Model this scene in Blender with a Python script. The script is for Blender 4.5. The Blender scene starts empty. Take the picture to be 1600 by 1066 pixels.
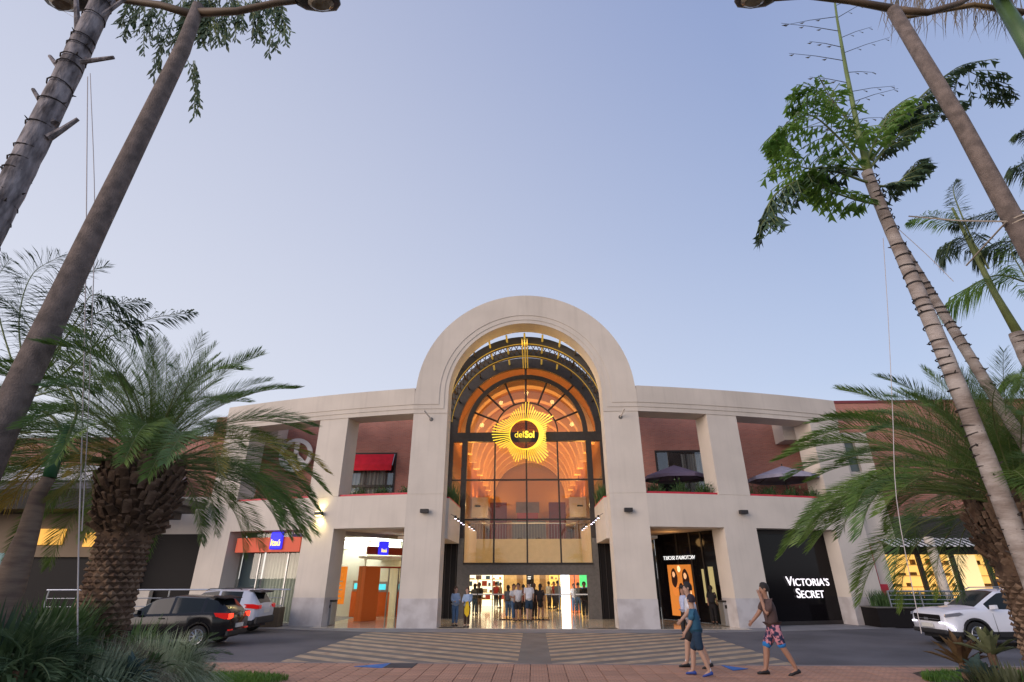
import bpy, bmesh, math, random
from mathutils import Vector, Matrix
from math import sin, cos, pi, sqrt, radians
random.seed(7)
SC = bpy.context.scene
COL = SC.collection

# ---------------------------------------------------------------- camera
cam_d = bpy.data.cameras.new('camera')
cam = bpy.data.objects.new('camera', cam_d); COL.objects.link(cam)
CAM = Vector((0.31, -25.38, 2.1)); PITCH = radians(24.318); YAW = radians(-2.18); FPX = 811.53
cam.location = CAM
cam.rotation_euler = (radians(90) + PITCH, 0, -YAW)
cam_d.sensor_width = 36; cam_d.lens = FPX / 1600 * 36
cam_d.clip_start = 0.1; cam_d.clip_end = 2000
SC.camera = cam
# ---------------------------------------------------------------- dusk sky
SUN_EL, SUN_AZ = radians(12), radians(-133)      # low sun behind the camera to the left, veiled
w = bpy.data.worlds.new('World'); SC.world = w; w.use_nodes = True
nt = w.node_tree; nt.nodes.clear()
out = nt.nodes.new('ShaderNodeOutputWorld'); bg = nt.nodes.new('ShaderNodeBackground')
sky = nt.nodes.new('ShaderNodeTexSky'); sky.sky_type = 'NISHITA'; sky.sun_disc = False
sky.sun_elevation = SUN_EL; sky.sun_rotation = SUN_AZ
sky.air_density = 1.0; sky.dust_density = 0.6; sky.ozone_density = 3.0; sky.altitude = 0
mixn = nt.nodes.new('ShaderNodeMix'); mixn.data_type = 'RGBA'; mixn.blend_type = 'MIX'
mixn.inputs[0].default_value = SKYMIX = 0.85
mul = nt.nodes.new('ShaderNodeMix'); mul.data_type = 'RGBA'; mul.blend_type = 'MULTIPLY'; mul.inputs[0].default_value = 1
mul.inputs[7].default_value = (1.0, 1.0, 1.0, 1)
# twilight haze: a smooth ramp over the height above the horizon
tc = nt.nodes.new('ShaderNodeTexCoord'); sep = nt.nodes.new('ShaderNodeSeparateXYZ')
rmp = nt.nodes.new('ShaderNodeValToRGB')
SKYS = 5.6
cr = rmp.color_ramp
stops = [(0.0, (0.74, 0.73, 0.79)), (0.12, (0.66, 0.69, 0.79)), (0.30, (0.50, 0.575, 0.76)), (0.55, (0.385, 0.465, 0.69)), (0.8, (0.31, 0.385, 0.63)), (1.0, (0.26, 0.33, 0.57))]
cr.elements[0].position = 0; cr.elements[1].position = 1
for i, (p_, c_) in enumerate(stops):
    e = cr.elements[0] if i == 0 else (cr.elements[-1] if i == len(stops) - 1 else cr.elements.new(p_))
    e.position = p_; e.color = (*c_, 1)
scl = nt.nodes.new('ShaderNodeVectorMath'); scl.operation = 'SCALE'; scl.inputs['Scale'].default_value = SKYS
# the west (left) horizon is a touch brighter and warmer
azd = nt.nodes.new('ShaderNodeVectorMath'); azd.operation = 'DOT_PRODUCT'
azd.inputs[1].default_value = (-0.90, 0.42, -0.25)
azm = nt.nodes.new('ShaderNodeMapRange'); azm.inputs['From Min'].default_value = -0.25; azm.inputs['From Max'].default_value = 1.0
azm.inputs['To Min'].default_value = 0; azm.inputs['To Max'].default_value = 1
warm = nt.nodes.new('ShaderNodeMix'); warm.data_type = 'RGBA'; warm.inputs[7].default_value = (0.98, 0.94, 0.95, 1)
wf = nt.nodes.new('ShaderNodeMath'); wf.operation = 'MULTIPLY'; wf.inputs[1].default_value = 0.62
L = nt.links.new
L(tc.outputs['Generated'], sep.inputs[0]); L(sep.outputs['Z'], rmp.inputs[0])
L(tc.outputs['Generated'], azd.inputs[0]); L(azd.outputs['Value'], azm.inputs['Value']); L(azm.outputs[0], wf.inputs[0])
L(rmp.outputs[0], warm.inputs[6]); L(wf.outputs[0], warm.inputs[0])
L(warm.outputs[2], scl.inputs[0])
L(sky.outputs[0], mul.inputs[6])
L(mul.outputs[2], mixn.inputs[6]); L(scl.outputs[0], mixn.inputs[7])
L(mixn.outputs[2], bg.inputs[0]); L(bg.outputs[0], out.inputs[0])
bg.inputs[1].default_value = 0.15
sun_d = bpy.data.lights.new('sun', 'SUN'); sun = bpy.data.objects.new('sun', sun_d); COL.objects.link(sun)
sun_d.energy = 2.0; sun_d.angle = radians(50); sun_d.color = (1.0, 0.82, 0.72)
sun.rotation_euler = Vector((sin(SUN_AZ) * cos(SUN_EL), cos(SUN_AZ) * cos(SUN_EL), sin(SUN_EL))).to_track_quat('Z', 'Y').to_euler()
SC.view_settings.view_transform = 'Standard'; SC.view_settings.look = 'None'
SC.view_settings.exposure = 0.36; SC.view_settings.gamma = 1; SC.view_settings.use_curve_mapping = False
SC.cycles.max_bounces = 7; SC.cycles.diffuse_bounces = 3; SC.cycles.glossy_bounces = 4
SC.cycles.transparent_max_bounces = 16; SC.cycles.transmission_bounces = 4
SC.cycles.use_denoising = True; SC.cycles.sample_clamp_indirect = 4.0

# ---------------------------------------------------------------- pixel -> world helpers (photo pixels 1600 x 1066)
FW = Vector((sin(YAW) * cos(PITCH), cos(YAW) * cos(PITCH), sin(PITCH)))
RT = Vector((cos(YAW), -sin(YAW), 0)); UPV = RT.cross(FW)
def ray(x, y): return FW + RT * ((x - 800) / FPX) + UPV * ((533 - y) / FPX)
def at_z(x, y, z): d = ray(x, y); return CAM + d * ((z - CAM.z) / d.z)
def at_y(x, y, Y): d = ray(x, y); return CAM + d * ((Y - CAM.y) / d.y)
def at_d(x, y, D):
    d = ray(x, y); return CAM + d * (D / sqrt(d.x ** 2 + d.y ** 2) if False else D / d.dot(Vector((sin(YAW), cos(YAW), 0))))

# ---------------------------------------------------------------- materials
MATS = {}
def mat(name, col, rough=0.7, metal=0.0, var=0.0, scale=3.0, bump=0.0, bscale=40.0, emit=None, es=0.0, col2=None, spec=0.5, coat=0.0, trans=0.0, detail=4.0, contrast=(0.35, 0.65), stretch=None, streak=0.0):
    if name in MATS: return MATS[name]
    m = bpy.data.materials.new(name); m.use_nodes = True; MATS[name] = m
    n = m.node_tree; b = n.nodes['Principled BSDF']
    b.inputs['Base Color'].default_value = (*col, 1); b.inputs['Roughness'].default_value = rough
    b.inputs['Metallic'].default_value = metal; b.inputs['Specular IOR Level'].default_value = spec
    b.inputs['Coat Weight'].default_value = coat
    if trans: b.inputs['Transmission Weight'].default_value = trans
    if emit: b.inputs['Emission Color'].default_value = (*emit, 1); b.inputs['Emission Strength'].default_value = es
    tcn = n.nodes.new('ShaderNodeTexCoord'); vec = tcn.outputs['Object']
    if stretch:
        mp = n.nodes.new('ShaderNodeMapping'); mp.inputs['Scale'].default_value = stretch
        n.links.new(vec, mp.inputs[0]); vec = mp.outputs[0]
    if var or col2:
        no = n.nodes.new('ShaderNodeTexNoise'); no.inputs['Scale'].default_value = scale; no.inputs['Detail'].default_value = detail
        n.links.new(vec, no.inputs['Vector'])
        r = n.nodes.new('ShaderNodeValToRGB'); r.color_ramp.elements[0].position = contrast[0]; r.color_ramp.elements[1].position = contrast[1]
        c2 = col2 if col2 else tuple(min(1, c * (1 + var)) for c in col)
        c1 = col if col2 else tuple(c * (1 - var) for c in col)
        r.color_ramp.elements[0].color = (*c1, 1); r.color_ramp.elements[1].color = (*c2, 1)
        n.links.new(no.outputs['Fac'], r.inputs[0]); n.links.new(r.outputs[0], b.inputs['Base Color'])
    if streak:
        mp2 = n.nodes.new('ShaderNodeMapping'); mp2.inputs['Scale'].default_value = (2.6, 2.6, .16); n.links.new(tcn.outputs['Object'], mp2.inputs[0])
        n2 = n.nodes.new('ShaderNodeTexNoise'); n2.inputs['Scale'].default_value = 2.2; n2.inputs['Detail'].default_value = 8; n.links.new(mp2.outputs[0], n2.inputs['Vector'])
        mr = n.nodes.new('ShaderNodeMapRange'); mr.inputs['From Min'].default_value = .5; mr.inputs['From Max'].default_value = .75; mr.inputs['To Min'].default_value = 1; mr.inputs['To Max'].default_value = 1 - streak; n.links.new(n2.outputs['Fac'], mr.inputs['Value'])
        sv = n.nodes.new('ShaderNodeVectorMath'); sv.operation = 'SCALE'; n.links.new(r.outputs[0], sv.inputs[0]); n.links.new(mr.outputs[0], sv.inputs['Scale']); n.links.new(sv.outputs[0], b.inputs['Base Color'])
    if bump:
        nb = n.nodes.new('ShaderNodeTexNoise'); nb.inputs['Scale'].default_value = bscale; nb.inputs['Detail'].default_value = 5
        n.links.new(vec, nb.inputs['Vector'])
        bu = n.nodes.new('ShaderNodeBump'); bu.inputs['Strength'].default_value = bump; bu.inputs['Distance'].default_value = 0.02
        n.links.new(nb.outputs['Fac'], bu.inputs['Height']); n.links.new(bu.outputs[0], b.inputs['Normal'])
    return m

def brick_mat(name, c1, c2, mortar, bw=0.24, bh=0.07, plane='xz', ms=0.012, bump=0.6, rough=0.85):
    m = bpy.data.materials.new(name); m.use_nodes = True; MATS[name] = m
    n = m.node_tree; b = n.nodes['Principled BSDF']; b.inputs['Roughness'].default_value = rough
    tcn = n.nodes.new('ShaderNodeTexCoord'); sp = n.nodes.new('ShaderNodeSeparateXYZ'); cb = n.nodes.new('ShaderNodeCombineXYZ')
    n.links.new(tcn.outputs['Object'], sp.inputs[0])
    if plane == 'xz':
        ad = n.nodes.new('ShaderNodeMath'); ad.operation = 'ADD'
        n.links.new(sp.outputs['X'], ad.inputs[0]); n.links.new(sp.outputs['Y'], ad.inputs[1])
        n.links.new(ad.outputs[0], cb.inputs[0]); n.links.new(sp.outputs['Z'], cb.inputs[1])
    else:
        n.links.new(sp.outputs['X'], cb.inputs[0]); n.links.new(sp.outputs['Y'], cb.inputs[1])
    br = n.nodes.new('ShaderNodeTexBrick'); br.inputs['Scale'].default_value = 1
    br.inputs['Brick Width'].default_value = bw; br.inputs['Row Height'].default_value = bh; br.inputs['Mortar Size'].default_value = ms
    br.inputs['Color1'].default_value = (*c1, 1); br.inputs['Color2'].default_value = (*c2, 1); br.inputs['Mortar'].default_value = (*mortar, 1)
    n.links.new(cb.outputs[0], br.inputs['Vector'])
    no = n.nodes.new('ShaderNodeTexNoise'); no.inputs['Scale'].default_value = 0.9; no.inputs['Detail'].default_value = 6
    n.links.new(tcn.outputs['Object'], no.inputs['Vector'])
    mr = n.nodes.new('ShaderNodeMapRange'); mr.inputs['To Min'].default_value = 0.72; mr.inputs['To Max'].default_value = 1.22
    n.links.new(no.outputs['Fac'], mr.inputs['Value'])
    mx = n.nodes.new('ShaderNodeVectorMath'); mx.operation = 'SCALE'
    n.links.new(br.outputs['Color'], mx.inputs[0]); n.links.new(mr.outputs[0], mx.inputs['Scale']); n.links.new(mx.outputs[0], b.inputs['Base Color'])
    bu = n.nodes.new('ShaderNodeBump'); bu.inputs['Strength'].default_value = bump; bu.inputs['Distance'].default_value = 0.008; bu.invert = True
    n.links.new(br.outputs['Fac'], bu.inputs['Height']); n.links.new(bu.outputs[0], b.inputs['Normal'])
    return m

def glass_mat(name, tint=(1, 1, 1), refl=0.05, dark=0.0, rough=0.0, gcol=(1, 1, 1)):
    m = bpy.data.materials.new(name); m.use_nodes = True; MATS[name] = m
    n = m.node_tree; n.nodes.clear()
    o = n.nodes.new('ShaderNodeOutputMaterial'); mx = n.nodes.new('ShaderNodeMixShader')
    t = n.nodes.new('ShaderNodeBsdfTransparent'); g = n.nodes.new('ShaderNodeBsdfGlossy'); g.inputs['Roughness'].default_value = rough
    g.inputs['Color'].default_value = (*gcol, 1)
    t.inputs['Color'].default_value = (*tint, 1)
    lw = n.nodes.new('ShaderNodeLayerWeight'); lw.inputs['Blend'].default_value = 0.5
    pw = n.nodes.new('ShaderNodeMath'); pw.operation = 'POWER'; pw.inputs[1].default_value = 5
    ma = n.nodes.new('ShaderNodeMath'); ma.operation = 'MULTIPLY_ADD'; ma.inputs[1].default_value = 1 - refl; ma.inputs[2].default_value = refl
    n.links.new(lw.outputs['Facing'], pw.inputs[0]); n.links.new(pw.outputs[0], ma.inputs[0]); n.links.new(ma.outputs[0], mx.inputs[0])
    n.links.new(t.outputs[0], mx.inputs[1]); n.links.new(g.outputs[0], mx.inputs[2]); n.links.new(mx.outputs[0], o.inputs[0])
    return m

M_stucco = mat('stucco', (0.63, 0.56, 0.48), 0.9, streak=.06, var=0.055, scale=0.7, bump=0.25, bscale=60, detail=8)
M_fascia = mat('fascia_stucco', (0.61, 0.54, 0.46), 0.9, streak=.08, var=0.075, scale=0.45, bump=0.25, bscale=50, detail=9)
M_trav = mat('travertine', (0.44, 0.40, 0.385), 0.55, col2=(0.56, 0.525, 0.51), scale=1.6, bump=0.15, bscale=9, detail=9, contrast=(0.38, 0.6))
M_brick = brick_mat('red_brick', (0.52, 0.19, 0.13), (0.42, 0.145, 0.10), (0.38, 0.24, 0.20))
M_asphalt = mat('asphalt', (0.105, 0.098, 0.102), 0.88, var=0.28, scale=0.35, bump=0.5, bscale=90, detail=10)
M_concrete = mat('walkway_concrete', (0.22, 0.21, 0.21), 0.8, var=0.12, scale=1.2, bump=0.2, bscale=60, detail=8)
M_kerb = mat('kerb_concrete', (0.25, 0.20, 0.18), 0.85, var=0.15, scale=3, bump=0.2)
M_plaza = mat('crossing_grey_paint', (0.165, 0.145, 0.125), 0.75, var=0.16, scale=1.0, bump=0.3, bscale=80, detail=9)
M_stripe = mat('crossing_tan_paint', (0.42, 0.30, 0.19), 0.7, var=0.22, scale=2.2, bump=0.3, bscale=80, detail=10)
M_paver = brick_mat('clay_paver', (0.40, 0.215, 0.165), (0.34, 0.175, 0.135), (0.16, 0.10, 0.085), bw=0.13, bh=0.1, plane='xy', ms=0.006, bump=0.5)
M_paverb = brick_mat('paver_bed', (0.46, 0.24, 0.155), (0.42, 0.215, 0.14), (0.12, 0.08, 0.07), bw=0.4, bh=0.4, plane='xy', ms=0.012)
M_dark = mat('dark_metal', (0.035, 0.03, 0.028), 0.45, metal=0.3)
M_frame = mat('bronze_frame', (0.045, 0.037, 0.032), 0.45, metal=0.2, var=0.15, scale=6)
M_black = mat('black_panel', (0.010, 0.008, 0.008), 0.6, spec=.2)
M_blackgloss = mat('black_glossy_panel', (0.006, 0.005, 0.006), 0.10, spec=.22)
M_greyhead = mat('grey_cladding', (0.12, 0.11, 0.10), 0.6, var=0.12, scale=8)
M_glass = glass_mat('clear_glass', (0.93, 0.93, 0.9), 0.035)
M_bwall = mat('pale_blue_white_cornice', (0.66, 0.66, 0.72), 0.7, var=0.05)
M_tile = mat('polished_floor_tile', (0.62, 0.53, 0.40), 0.10, var=0.12, scale=1.5, spec=0.6)
M_cream = mat('cream_plaster', (0.62, 0.52, 0.40), 0.8, var=0.03)
M_white = mat('white_paint', (0.78, 0.77, 0.74), 0.6)
M_orangep = mat('orange_panel', (0.85, 0.17, 0.02), 0.5)
M_redled = mat('red_ledge_paint', (0.50, 0.02, 0.04), 0.5, var=0.15)
M_steel = mat('brushed_steel', (0.45, 0.45, 0.45), 0.3, metal=0.9)
M_steeltruss = mat('painted_steel_brown', (0.075, 0.068, 0.062), 0.6, metal=0.1)
def emis(name, col, s, base=None, **k): return mat(name, base or tuple(c * 0.5 for c in col), 0.6, emit=col, es=s, **k)

# ---------------------------------------------------------------- mesh helper
def wsum(o):
    v = Vector((0, 0, 0))
    while o is not None: v += o.location; o = o.parent
    return v
class MB:
    def __init__(s): s.v = []; s.f = []
    def add(s, vs, fs):
        k = len(s.v); s.v += [tuple(v) for v in vs]; s.f += [tuple(i + k for i in f) for f in fs]; return s
    def box(s, x0, x1, y0, y1, z0, z1):
        return s.add([(x0, y0, z0), (x1, y0, z0), (x1, y1, z0), (x0, y1, z0), (x0, y0, z1), (x1, y0, z1), (x1, y1, z1), (x0, y1, z1)],
                     [(0, 3, 2, 1), (4, 5, 6, 7), (0, 1, 5, 4), (1, 2, 6, 5), (2, 3, 7, 6), (3, 0, 4, 7)])
    def hexa(s, p):  # 8 points: bottom 4 (ccw from above), top 4
        return s.add(p, [(0, 3, 2, 1), (4, 5, 6, 7), (0, 1, 5, 4), (1, 2, 6, 5), (2, 3, 7, 6), (3, 0, 4, 7)])
    def quad(s, a, b, c, d): return s.add([a, b, c, d], [(0, 1, 2, 3)])
    def tube(s, path, rad, n=8, caps=True, squash=None):
        path = [Vector(p) for p in path]; N = len(path)
        if not hasattr(rad, '__len__'): rad = [rad] * N
        k = len(s.v); ref = None
        for i, p in enumerate(path):
            t = (path[min(i + 1, N - 1)] - path[max(i - 1, 0)])
            t = t.normalized() if t.length > 1e-9 else Vector((0, 0, 1))
            if ref is None: ref = Vector((1, 0, 0)) if abs(t.x) < 0.9 else Vector((0, 1, 0))
            u = (ref - t * ref.dot(t))
            if u.length < 1e-6: u = t.orthogonal()
            u.normalize(); v = t.cross(u); ref = u
            for j in range(n):
                a = 2 * pi * j / n
                s.v.append(tuple(p + (u * cos(a) + v * sin(a) * (squash or 1)) * rad[i]))
        for i in range(N - 1):
            for j in range(n):
                a = k + i * n + j; b = k + i * n + (j + 1) % n
                s.f.append((a, b, b + n, a + n))
        if caps:
            s.f.append(tuple(k + j for j in reversed(range(n)))); s.f.append(tuple(k + (N - 1) * n + j for j in range(n)))
        return s
    def bar(s, a, b, w, h=None):  # square bar between two points
        return s.tube([a, b], (w if h is None else w) / 2 * 1.414, 4)
    def prism(s, poly, fn, t0, t1):  # poly: 2d list, fn(u, v, t)->3d
        n = len(poly); k = len(s.v)
        for t in (t0, t1):
            for (u, v) in poly: s.v.append(tuple(fn(u, v, t)))
        s.f.append(tuple(k + i for i in range(n))); s.f.append(tuple(k + n + i for i in reversed(range(n))))
        for i in range(n):
            j = (i + 1) % n; s.f.append((k + i, k + n + i, k + n + j, k + j))
        return s
    def strip(s, A, B, C, D):  # four equally long point lists forming a closed bar A-B-C-D
        k = len(s.v); n = len(A)
        for i in range(n): s.v += [tuple(A[i]), tuple(B[i]), tuple(C[i]), tuple(D[i])]
        for i in range(n - 1):
            a = k + 4 * i
            for j in range(4): s.f.append((a + j, a + (j + 1) % 4, a + 4 + (j + 1) % 4, a + 4 + j))
        s.f.append((k + 3, k + 2, k + 1, k)); e = k + 4 * (n - 1); s.f.append((e, e + 1, e + 2, e + 3))
        return s
    def mesh(s, name):
        me = bpy.data.meshes.new(name); me.from_pydata(s.v, [], s.f); me.update(); return me
    def build(s, name, m, parent=None, smooth=False, bevel=0, fix=True):
        if parent is not None:
            off = wsum(parent)
            if off.length > 0: s.v = [tuple(Vector(v) - off) for v in s.v]
        me = s.mesh(name)
        if fix:
            b = bmesh.new(); b.from_mesh(me); bmesh.ops.recalc_face_normals(b, faces=b.faces); b.to_mesh(me); b.free()
        if smooth:
            for p in me.polygons: p.use_smooth = True
        for mm in (m if isinstance(m, (list, tuple)) else [m]): me.materials.append(mm)
        o = bpy.data.objects.new(name, me); COL.objects.link(o); o.parent = parent
        if bevel:
            bv = o.modifiers.new('bevel', 'BEVEL'); bv.width = bevel; bv.segments = 2; bv.limit_method = 'ANGLE'
        return o
def tag(o, label=None, cat=None, group=None, kind=None):
    if label: o['label'] = label
    if cat: o['category'] = cat
    if group: o['group'] = group
    if kind: o['kind'] = kind
    return o
def thing(name, loc, label, cat, group=None, rz=0):
    o = bpy.data.objects.new(name, None); COL.objects.link(o); o.location = loc; o.rotation_euler = (0, 0, rz); o.empty_display_size = 0.2
    return tag(o, label, cat, group)
def gpart(name, parent):
    o = bpy.data.objects.new(name, None); COL.objects.link(o); o.parent = parent; return o
def struct(name, mb, m, **k):
    o = mb.build(name, m, **k); o['kind'] = 'structure'; return o
def copy_tree(o, parent=None):
    c = o.copy(); COL.objects.link(c); c.parent = parent
    for ch in list(o.children): copy_tree(ch, c)
    return c
def text_obj(txt, size, name, m, parent, mtx, extrude=0.02, bold=0.0, spacing=1.0, scalex=1.0, align='CENTER', shear=0):
    cu = bpy.data.curves.new(name, 'FONT'); cu.body = txt; cu.size = size; cu.extrude = extrude; cu.offset = bold
    cu.align_x = align; cu.align_y = 'CENTER'; cu.space_character = spacing; cu.shear = shear
    t = bpy.data.objects.new(name, cu); COL.objects.link(t); bpy.context.view_layer.update()
    me = bpy.data.meshes.new_from_object(t.evaluated_get(bpy.context.evaluated_depsgraph_get()))
    bpy.data.objects.remove(t)
    off = wsum(parent) if parent else Vector((0, 0, 0))
    me.transform(Matrix.Diagonal((scalex, 1, 1, 1))); me.transform(mtx); me.transform(Matrix.Translation(-off))
    me.materials.clear(); me.materials.append(m)
    o = bpy.data.objects.new(name, me); COL.objects.link(o); o.parent = parent
    return o
def facing(x, y, z, ang=0):  # matrix of a text that faces -Y, turned by ang about Z
    return Matrix.Translation((x, y, z)) @ Matrix.Rotation(ang, 4, 'Z') @ Matrix.Rotation(pi / 2, 4, 'X')
def area(name, loc, size, energy, col, rot=(0, 0, 0), sy=None, parent=None):
    d = bpy.data.lights.new(name, 'AREA'); d.energy = energy; d.color = col; d.size = size
    if sy: d.shape = 'RECTANGLE'; d.size_y = sy
    o = bpy.data.objects.new(name, d); COL.objects.link(o); o.location = loc; o.rotation_euler = rot
    return o
def spot(name, loc, energy, col, rot, ang=60, blend=0.5, r=0.05, parent=None):
    d = bpy.data.lights.new(name, 'SPOT'); d.energy = energy; d.color = col; d.spot_size = radians(ang); d.spot_blend = blend; d.shadow_soft_size = r
    o = bpy.data.objects.new(name, d); COL.objects.link(o); o.location = loc; o.rotation_euler = rot; return o
def point(name, loc, energy, col, r=0.1):
    d = bpy.data.lights.new(name, 'POINT'); d.energy = energy; d.color = col; d.shadow_soft_size = r
    o = bpy.data.objects.new(name, d); COL.objects.link(o); o.location = loc; return o

# ================================================================ THE SETTING
XI, XO, ZC, RI, RO = 3.93, 5.66, 10.68, 3.93, 5.62
ZPL, ZLL, ZS, ZCO, ZTOP = 1.19, 4.157, 5.642, 9.62, 10.946
def yf(X):
    t = max(0.0, X - XO); return 0.16 * t + 0.009 * t * t
def wing(s, X, d, z):
    t = max(0.0, X - XO); m_ = 0.16 + 0.018 * t if t > 0 else 0.08
    n = sqrt(1 + m_ * m_); return Vector((s * (X - m_ / n * d), yf(X) + d / n, z))
def wing_bar(mb, s, X0, X1, d0, d1, z0, z1, n=None):
    n = n or max(1, int((X1 - X0) / 0.8)); xs = [X0 + (X1 - X0) * i / n for i in range(n + 1)]
    return mb.strip([wing(s, x, d0, z0) for x in xs], [wing(s, x, d1, z0) for x in xs], [wing(s, x, d1, z1) for x in xs], [wing(s, x, d0, z1) for x in xs])

g = MB(); g.add([(-400, -400, -0.06), (400, -400, -0.06), (400, 400, -0.06), (-400, 400, -0.06)], [(0, 1, 2, 3)])
struct('ground', g, mat('ground_soil', (0.09, 0.07, 0.05), 0.95, var=0.3, scale=0.5))
r = MB(); r.box(-70, 70, -10.30, 9, -0.05, 0.0)
struct('road', r, M_asphalt)
# walkway slab in front of the building, following the curved facade
wk = MB()
xs = [-24 + i for i in range(49)]
def wy(x, d): X = abs(x); return yf(X) + d
A = [(x, wy(x, -1.45), 0.004) for x in xs]; B = [(x, 9.0, 0.004) for x in xs]; Cc = [(x, 9.0, 0.02) for x in xs]; D = [(x, wy(x, -1.45), 0.02) for x in xs]
wk.strip(A, B, Cc, D); walk = struct('walkway', wk, M_concrete)
# sidewalk on the near side: bed + kerb + individual slabs
sb = MB(); sb.box(-70, 70, -14.6, -10.46, -0.05, 0.095); side = struct('sidewalk', sb, M_paverb)
kb = MB(); kb.box(-70, 70, -10.455, -10.305, -0.05, 0.115); kk = kb.build('kerb', M_kerb, side)
PS = 0.40
slab = MB(); g_ = 0.006
slab.add([(g_, g_, 0), (PS - g_, g_, 0), (PS - g_, PS - g_, 0), (g_, PS - g_, 0), (g_ + .004, g_ + .004, .02), (PS - g_ - .004, g_ + .004, .02), (PS - g_ - .004, PS - g_ - .004, .02), (g_ + .004, PS - g_ - .004, .02)],
         [(4, 5, 6, 7), (0, 1, 5, 4), (1, 2, 6, 5), (2, 3, 7, 6), (3, 0, 4, 7)])
slab_meshes = []
for k in range(5):
    me = slab.mesh('paving_slab'); 
    me.materials.append(brick_mat('clay_paver_%d' % k, tuple(c * (0.94 + 0.05 * k) for c in (0.52, 0.275, 0.175)), tuple(c * (0.92 + 0.05 * k) for c in (0.45, 0.235, 0.15)), (0.22, 0.13, 0.09), bw=0.13, bh=0.095, plane='xy', ms=0.005, bump=0.5))
    slab_meshes.append(me)
for j in range(7):
    for i in range(42):
        o = bpy.data.objects.new('paving_slab', random.choice(slab_meshes)); COL.objects.link(o); o.parent = side
        o.location = (-8.2 + i * PS, -10.46 - (j + 1) * PS, 0.095 + random.uniform(-.002, .003))
# crossing: grey apron with tan chevron stripes
def clip(poly, x0, x1, y0, y1):
    for ax, val, sg in ((0, x0, 1), (0, x1, -1), (1, y0, 1), (1, y1, -1)):
        res = []
        for i in range(len(poly)):
            a, b = poly[i], poly[(i + 1) % len(poly)]
            ia, ib = sg * (a[ax] - val) >= 0, sg * (b[ax] - val) >= 0
            if ia: res.append(a)
            if ia != ib:
                t = (val - a[ax]) / (b[ax] - a[ax]); res.append((a[0] + (b[0] - a[0]) * t, a[1] + (b[1] - a[1]) * t))
        poly = res
        if len(poly) < 3: return []
    return poly
cx0, cx1, cy0, cy1 = -6.5, 7.0, -10.25, -1.6
cr_ = MB(); cr_.box(cx0, cx1, cy0, cy1, 0.001, 0.005); cross = struct('crossing', cr_, M_plaza)
tg = 0.62
for sgn in (-1, 1):
    for k in range(-2, 22):
        c = -13.6 + k * 0.86
        xa, xb = (0.45, 9.0)
        p = [(sgn * xa + .3, c + tg * xa), (sgn * xb + .3, c + tg * xb), (sgn * xb + .3, c + tg * xb + .42), (sgn * xa + .3, c + tg * xa + .42)]
        p = clip(p, cx0, cx1, cy0, cy1)
        if p:
            mb = MB(); mb.prism(p, lambda u, v, t: (u, v, t), 0.006, 0.009); mb.build('painted_stripe', M_stripe, cross)

# ================================================================ THE MALL
mall = thing('shopping_mall', (0, 0, 0), 'stuccoed shopping mall with a great round entrance arch, square piers and curved two storey wings', 'building')
# central piers + plinths
for s in (-1, 1):
    a, b = sorted((s * XI, s * XO))
    m = MB(); m.box(a - .012, b + .012, -.012, 1.112, 0.0, ZPL - 0.008); m.build('plinth', M_trav, mall)
    m = MB(); m.box(a, b, 0, 1.1, ZPL - .008, ZS - .01); m.box(a + .015, b - .015, .015, 1.085, ZS - .01, ZS + .012); m.box(a, b, 0, 1.1, ZS + .012, ZCO); m.build('pier', M_stucco, mall)
# wings
for s in (-1, 1):
    for (X0, X1) in ((9.24, 10.87), (15.2, 17.0)):
        m = MB(); wing_bar(m, s, X0 - .012, X1 + .012, -.012, 1.112, 0, ZPL - .008, 2); m.build('plinth', M_trav, mall)
        m = MB(); wing_bar(m, s, X0, X1, 0, 1.1, ZPL - .008, ZS - .01, 2); wing_bar(m, s, X0 + .015, X1 - .015, .015, 1.085, ZS - .01, ZS + .012, 2)
        wing_bar(m, s, X0, X1, 0, 1.1, ZS + .012, ZCO, 2); m.build('pier', M_stucco, mall)
    for (X0, X1) in ((XO, 9.24), (10.87, 15.2)):
        m = MB(); wing_bar(m, s, X0 + .001, X1 - .001, 0.002, 1.098, ZLL, ZS - .002); m.build('spandrel', M_stucco, mall)
        m = MB(); wing_bar(m, s, X0 + .01, X1 - .01, 0.10, 0.34, ZS - .002, ZS + .10); m.build('ledge', M_redled, mall)
    # stepped cornice and parapet
    for (z0, z1, d) in ((ZCO, 9.845, -.03), (9.845, 10.07, -.06), (10.07, ZTOP, -.09)):
        m = MB(); wing_bar(m, s, XO, 17.05, d, 1.1, z0 + .0005, z1, 14); m.build('cornice' if z0 < 10 else 'parapet', M_fascia, mall)
# arch: three stepped layers
def arch_layer(rin, zb, y0, y1, rout, straight_out):
    """wall between an inner half-round opening (radius rin) and the outer outline, down to zb"""
    N = 48; inn = []; ou = []
    inn.append((-rin, zb)); ou.append((-straight_out, zb))
    for i in range(N + 1):
        a = pi - pi * i / N; inn.append((rin * cos(a), ZC + rin * sin(a))); ou.append((rout * cos(a) if 0 < i < N else -straight_out * (1 if i == 0 else -1), ZC + rout * sin(a)))
    inn.append((rin, zb)); ou.append((straight_out, zb))
    return MB().strip([(x, y0, z) for x, z in inn], [(x, y0, z) for x, z in ou], [(x, y1, z) for x, z in ou], [(x, y1, z) for x, z in inn])
arch_layer(RI, ZCO + .0005, -.03, 1.1, RO, XO - .0005).build('arch', M_fascia, mall)
arch_layer(RI + .20, 9.845, -.06, -.029, RO - .001, XO - .0005).build('arch_band', M_fascia, mall)
arch_layer(RI + .46, 10.07, -.09, -.059, RO - .002, XO - .0005).build('arch_band', M_fascia, mall)
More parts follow.
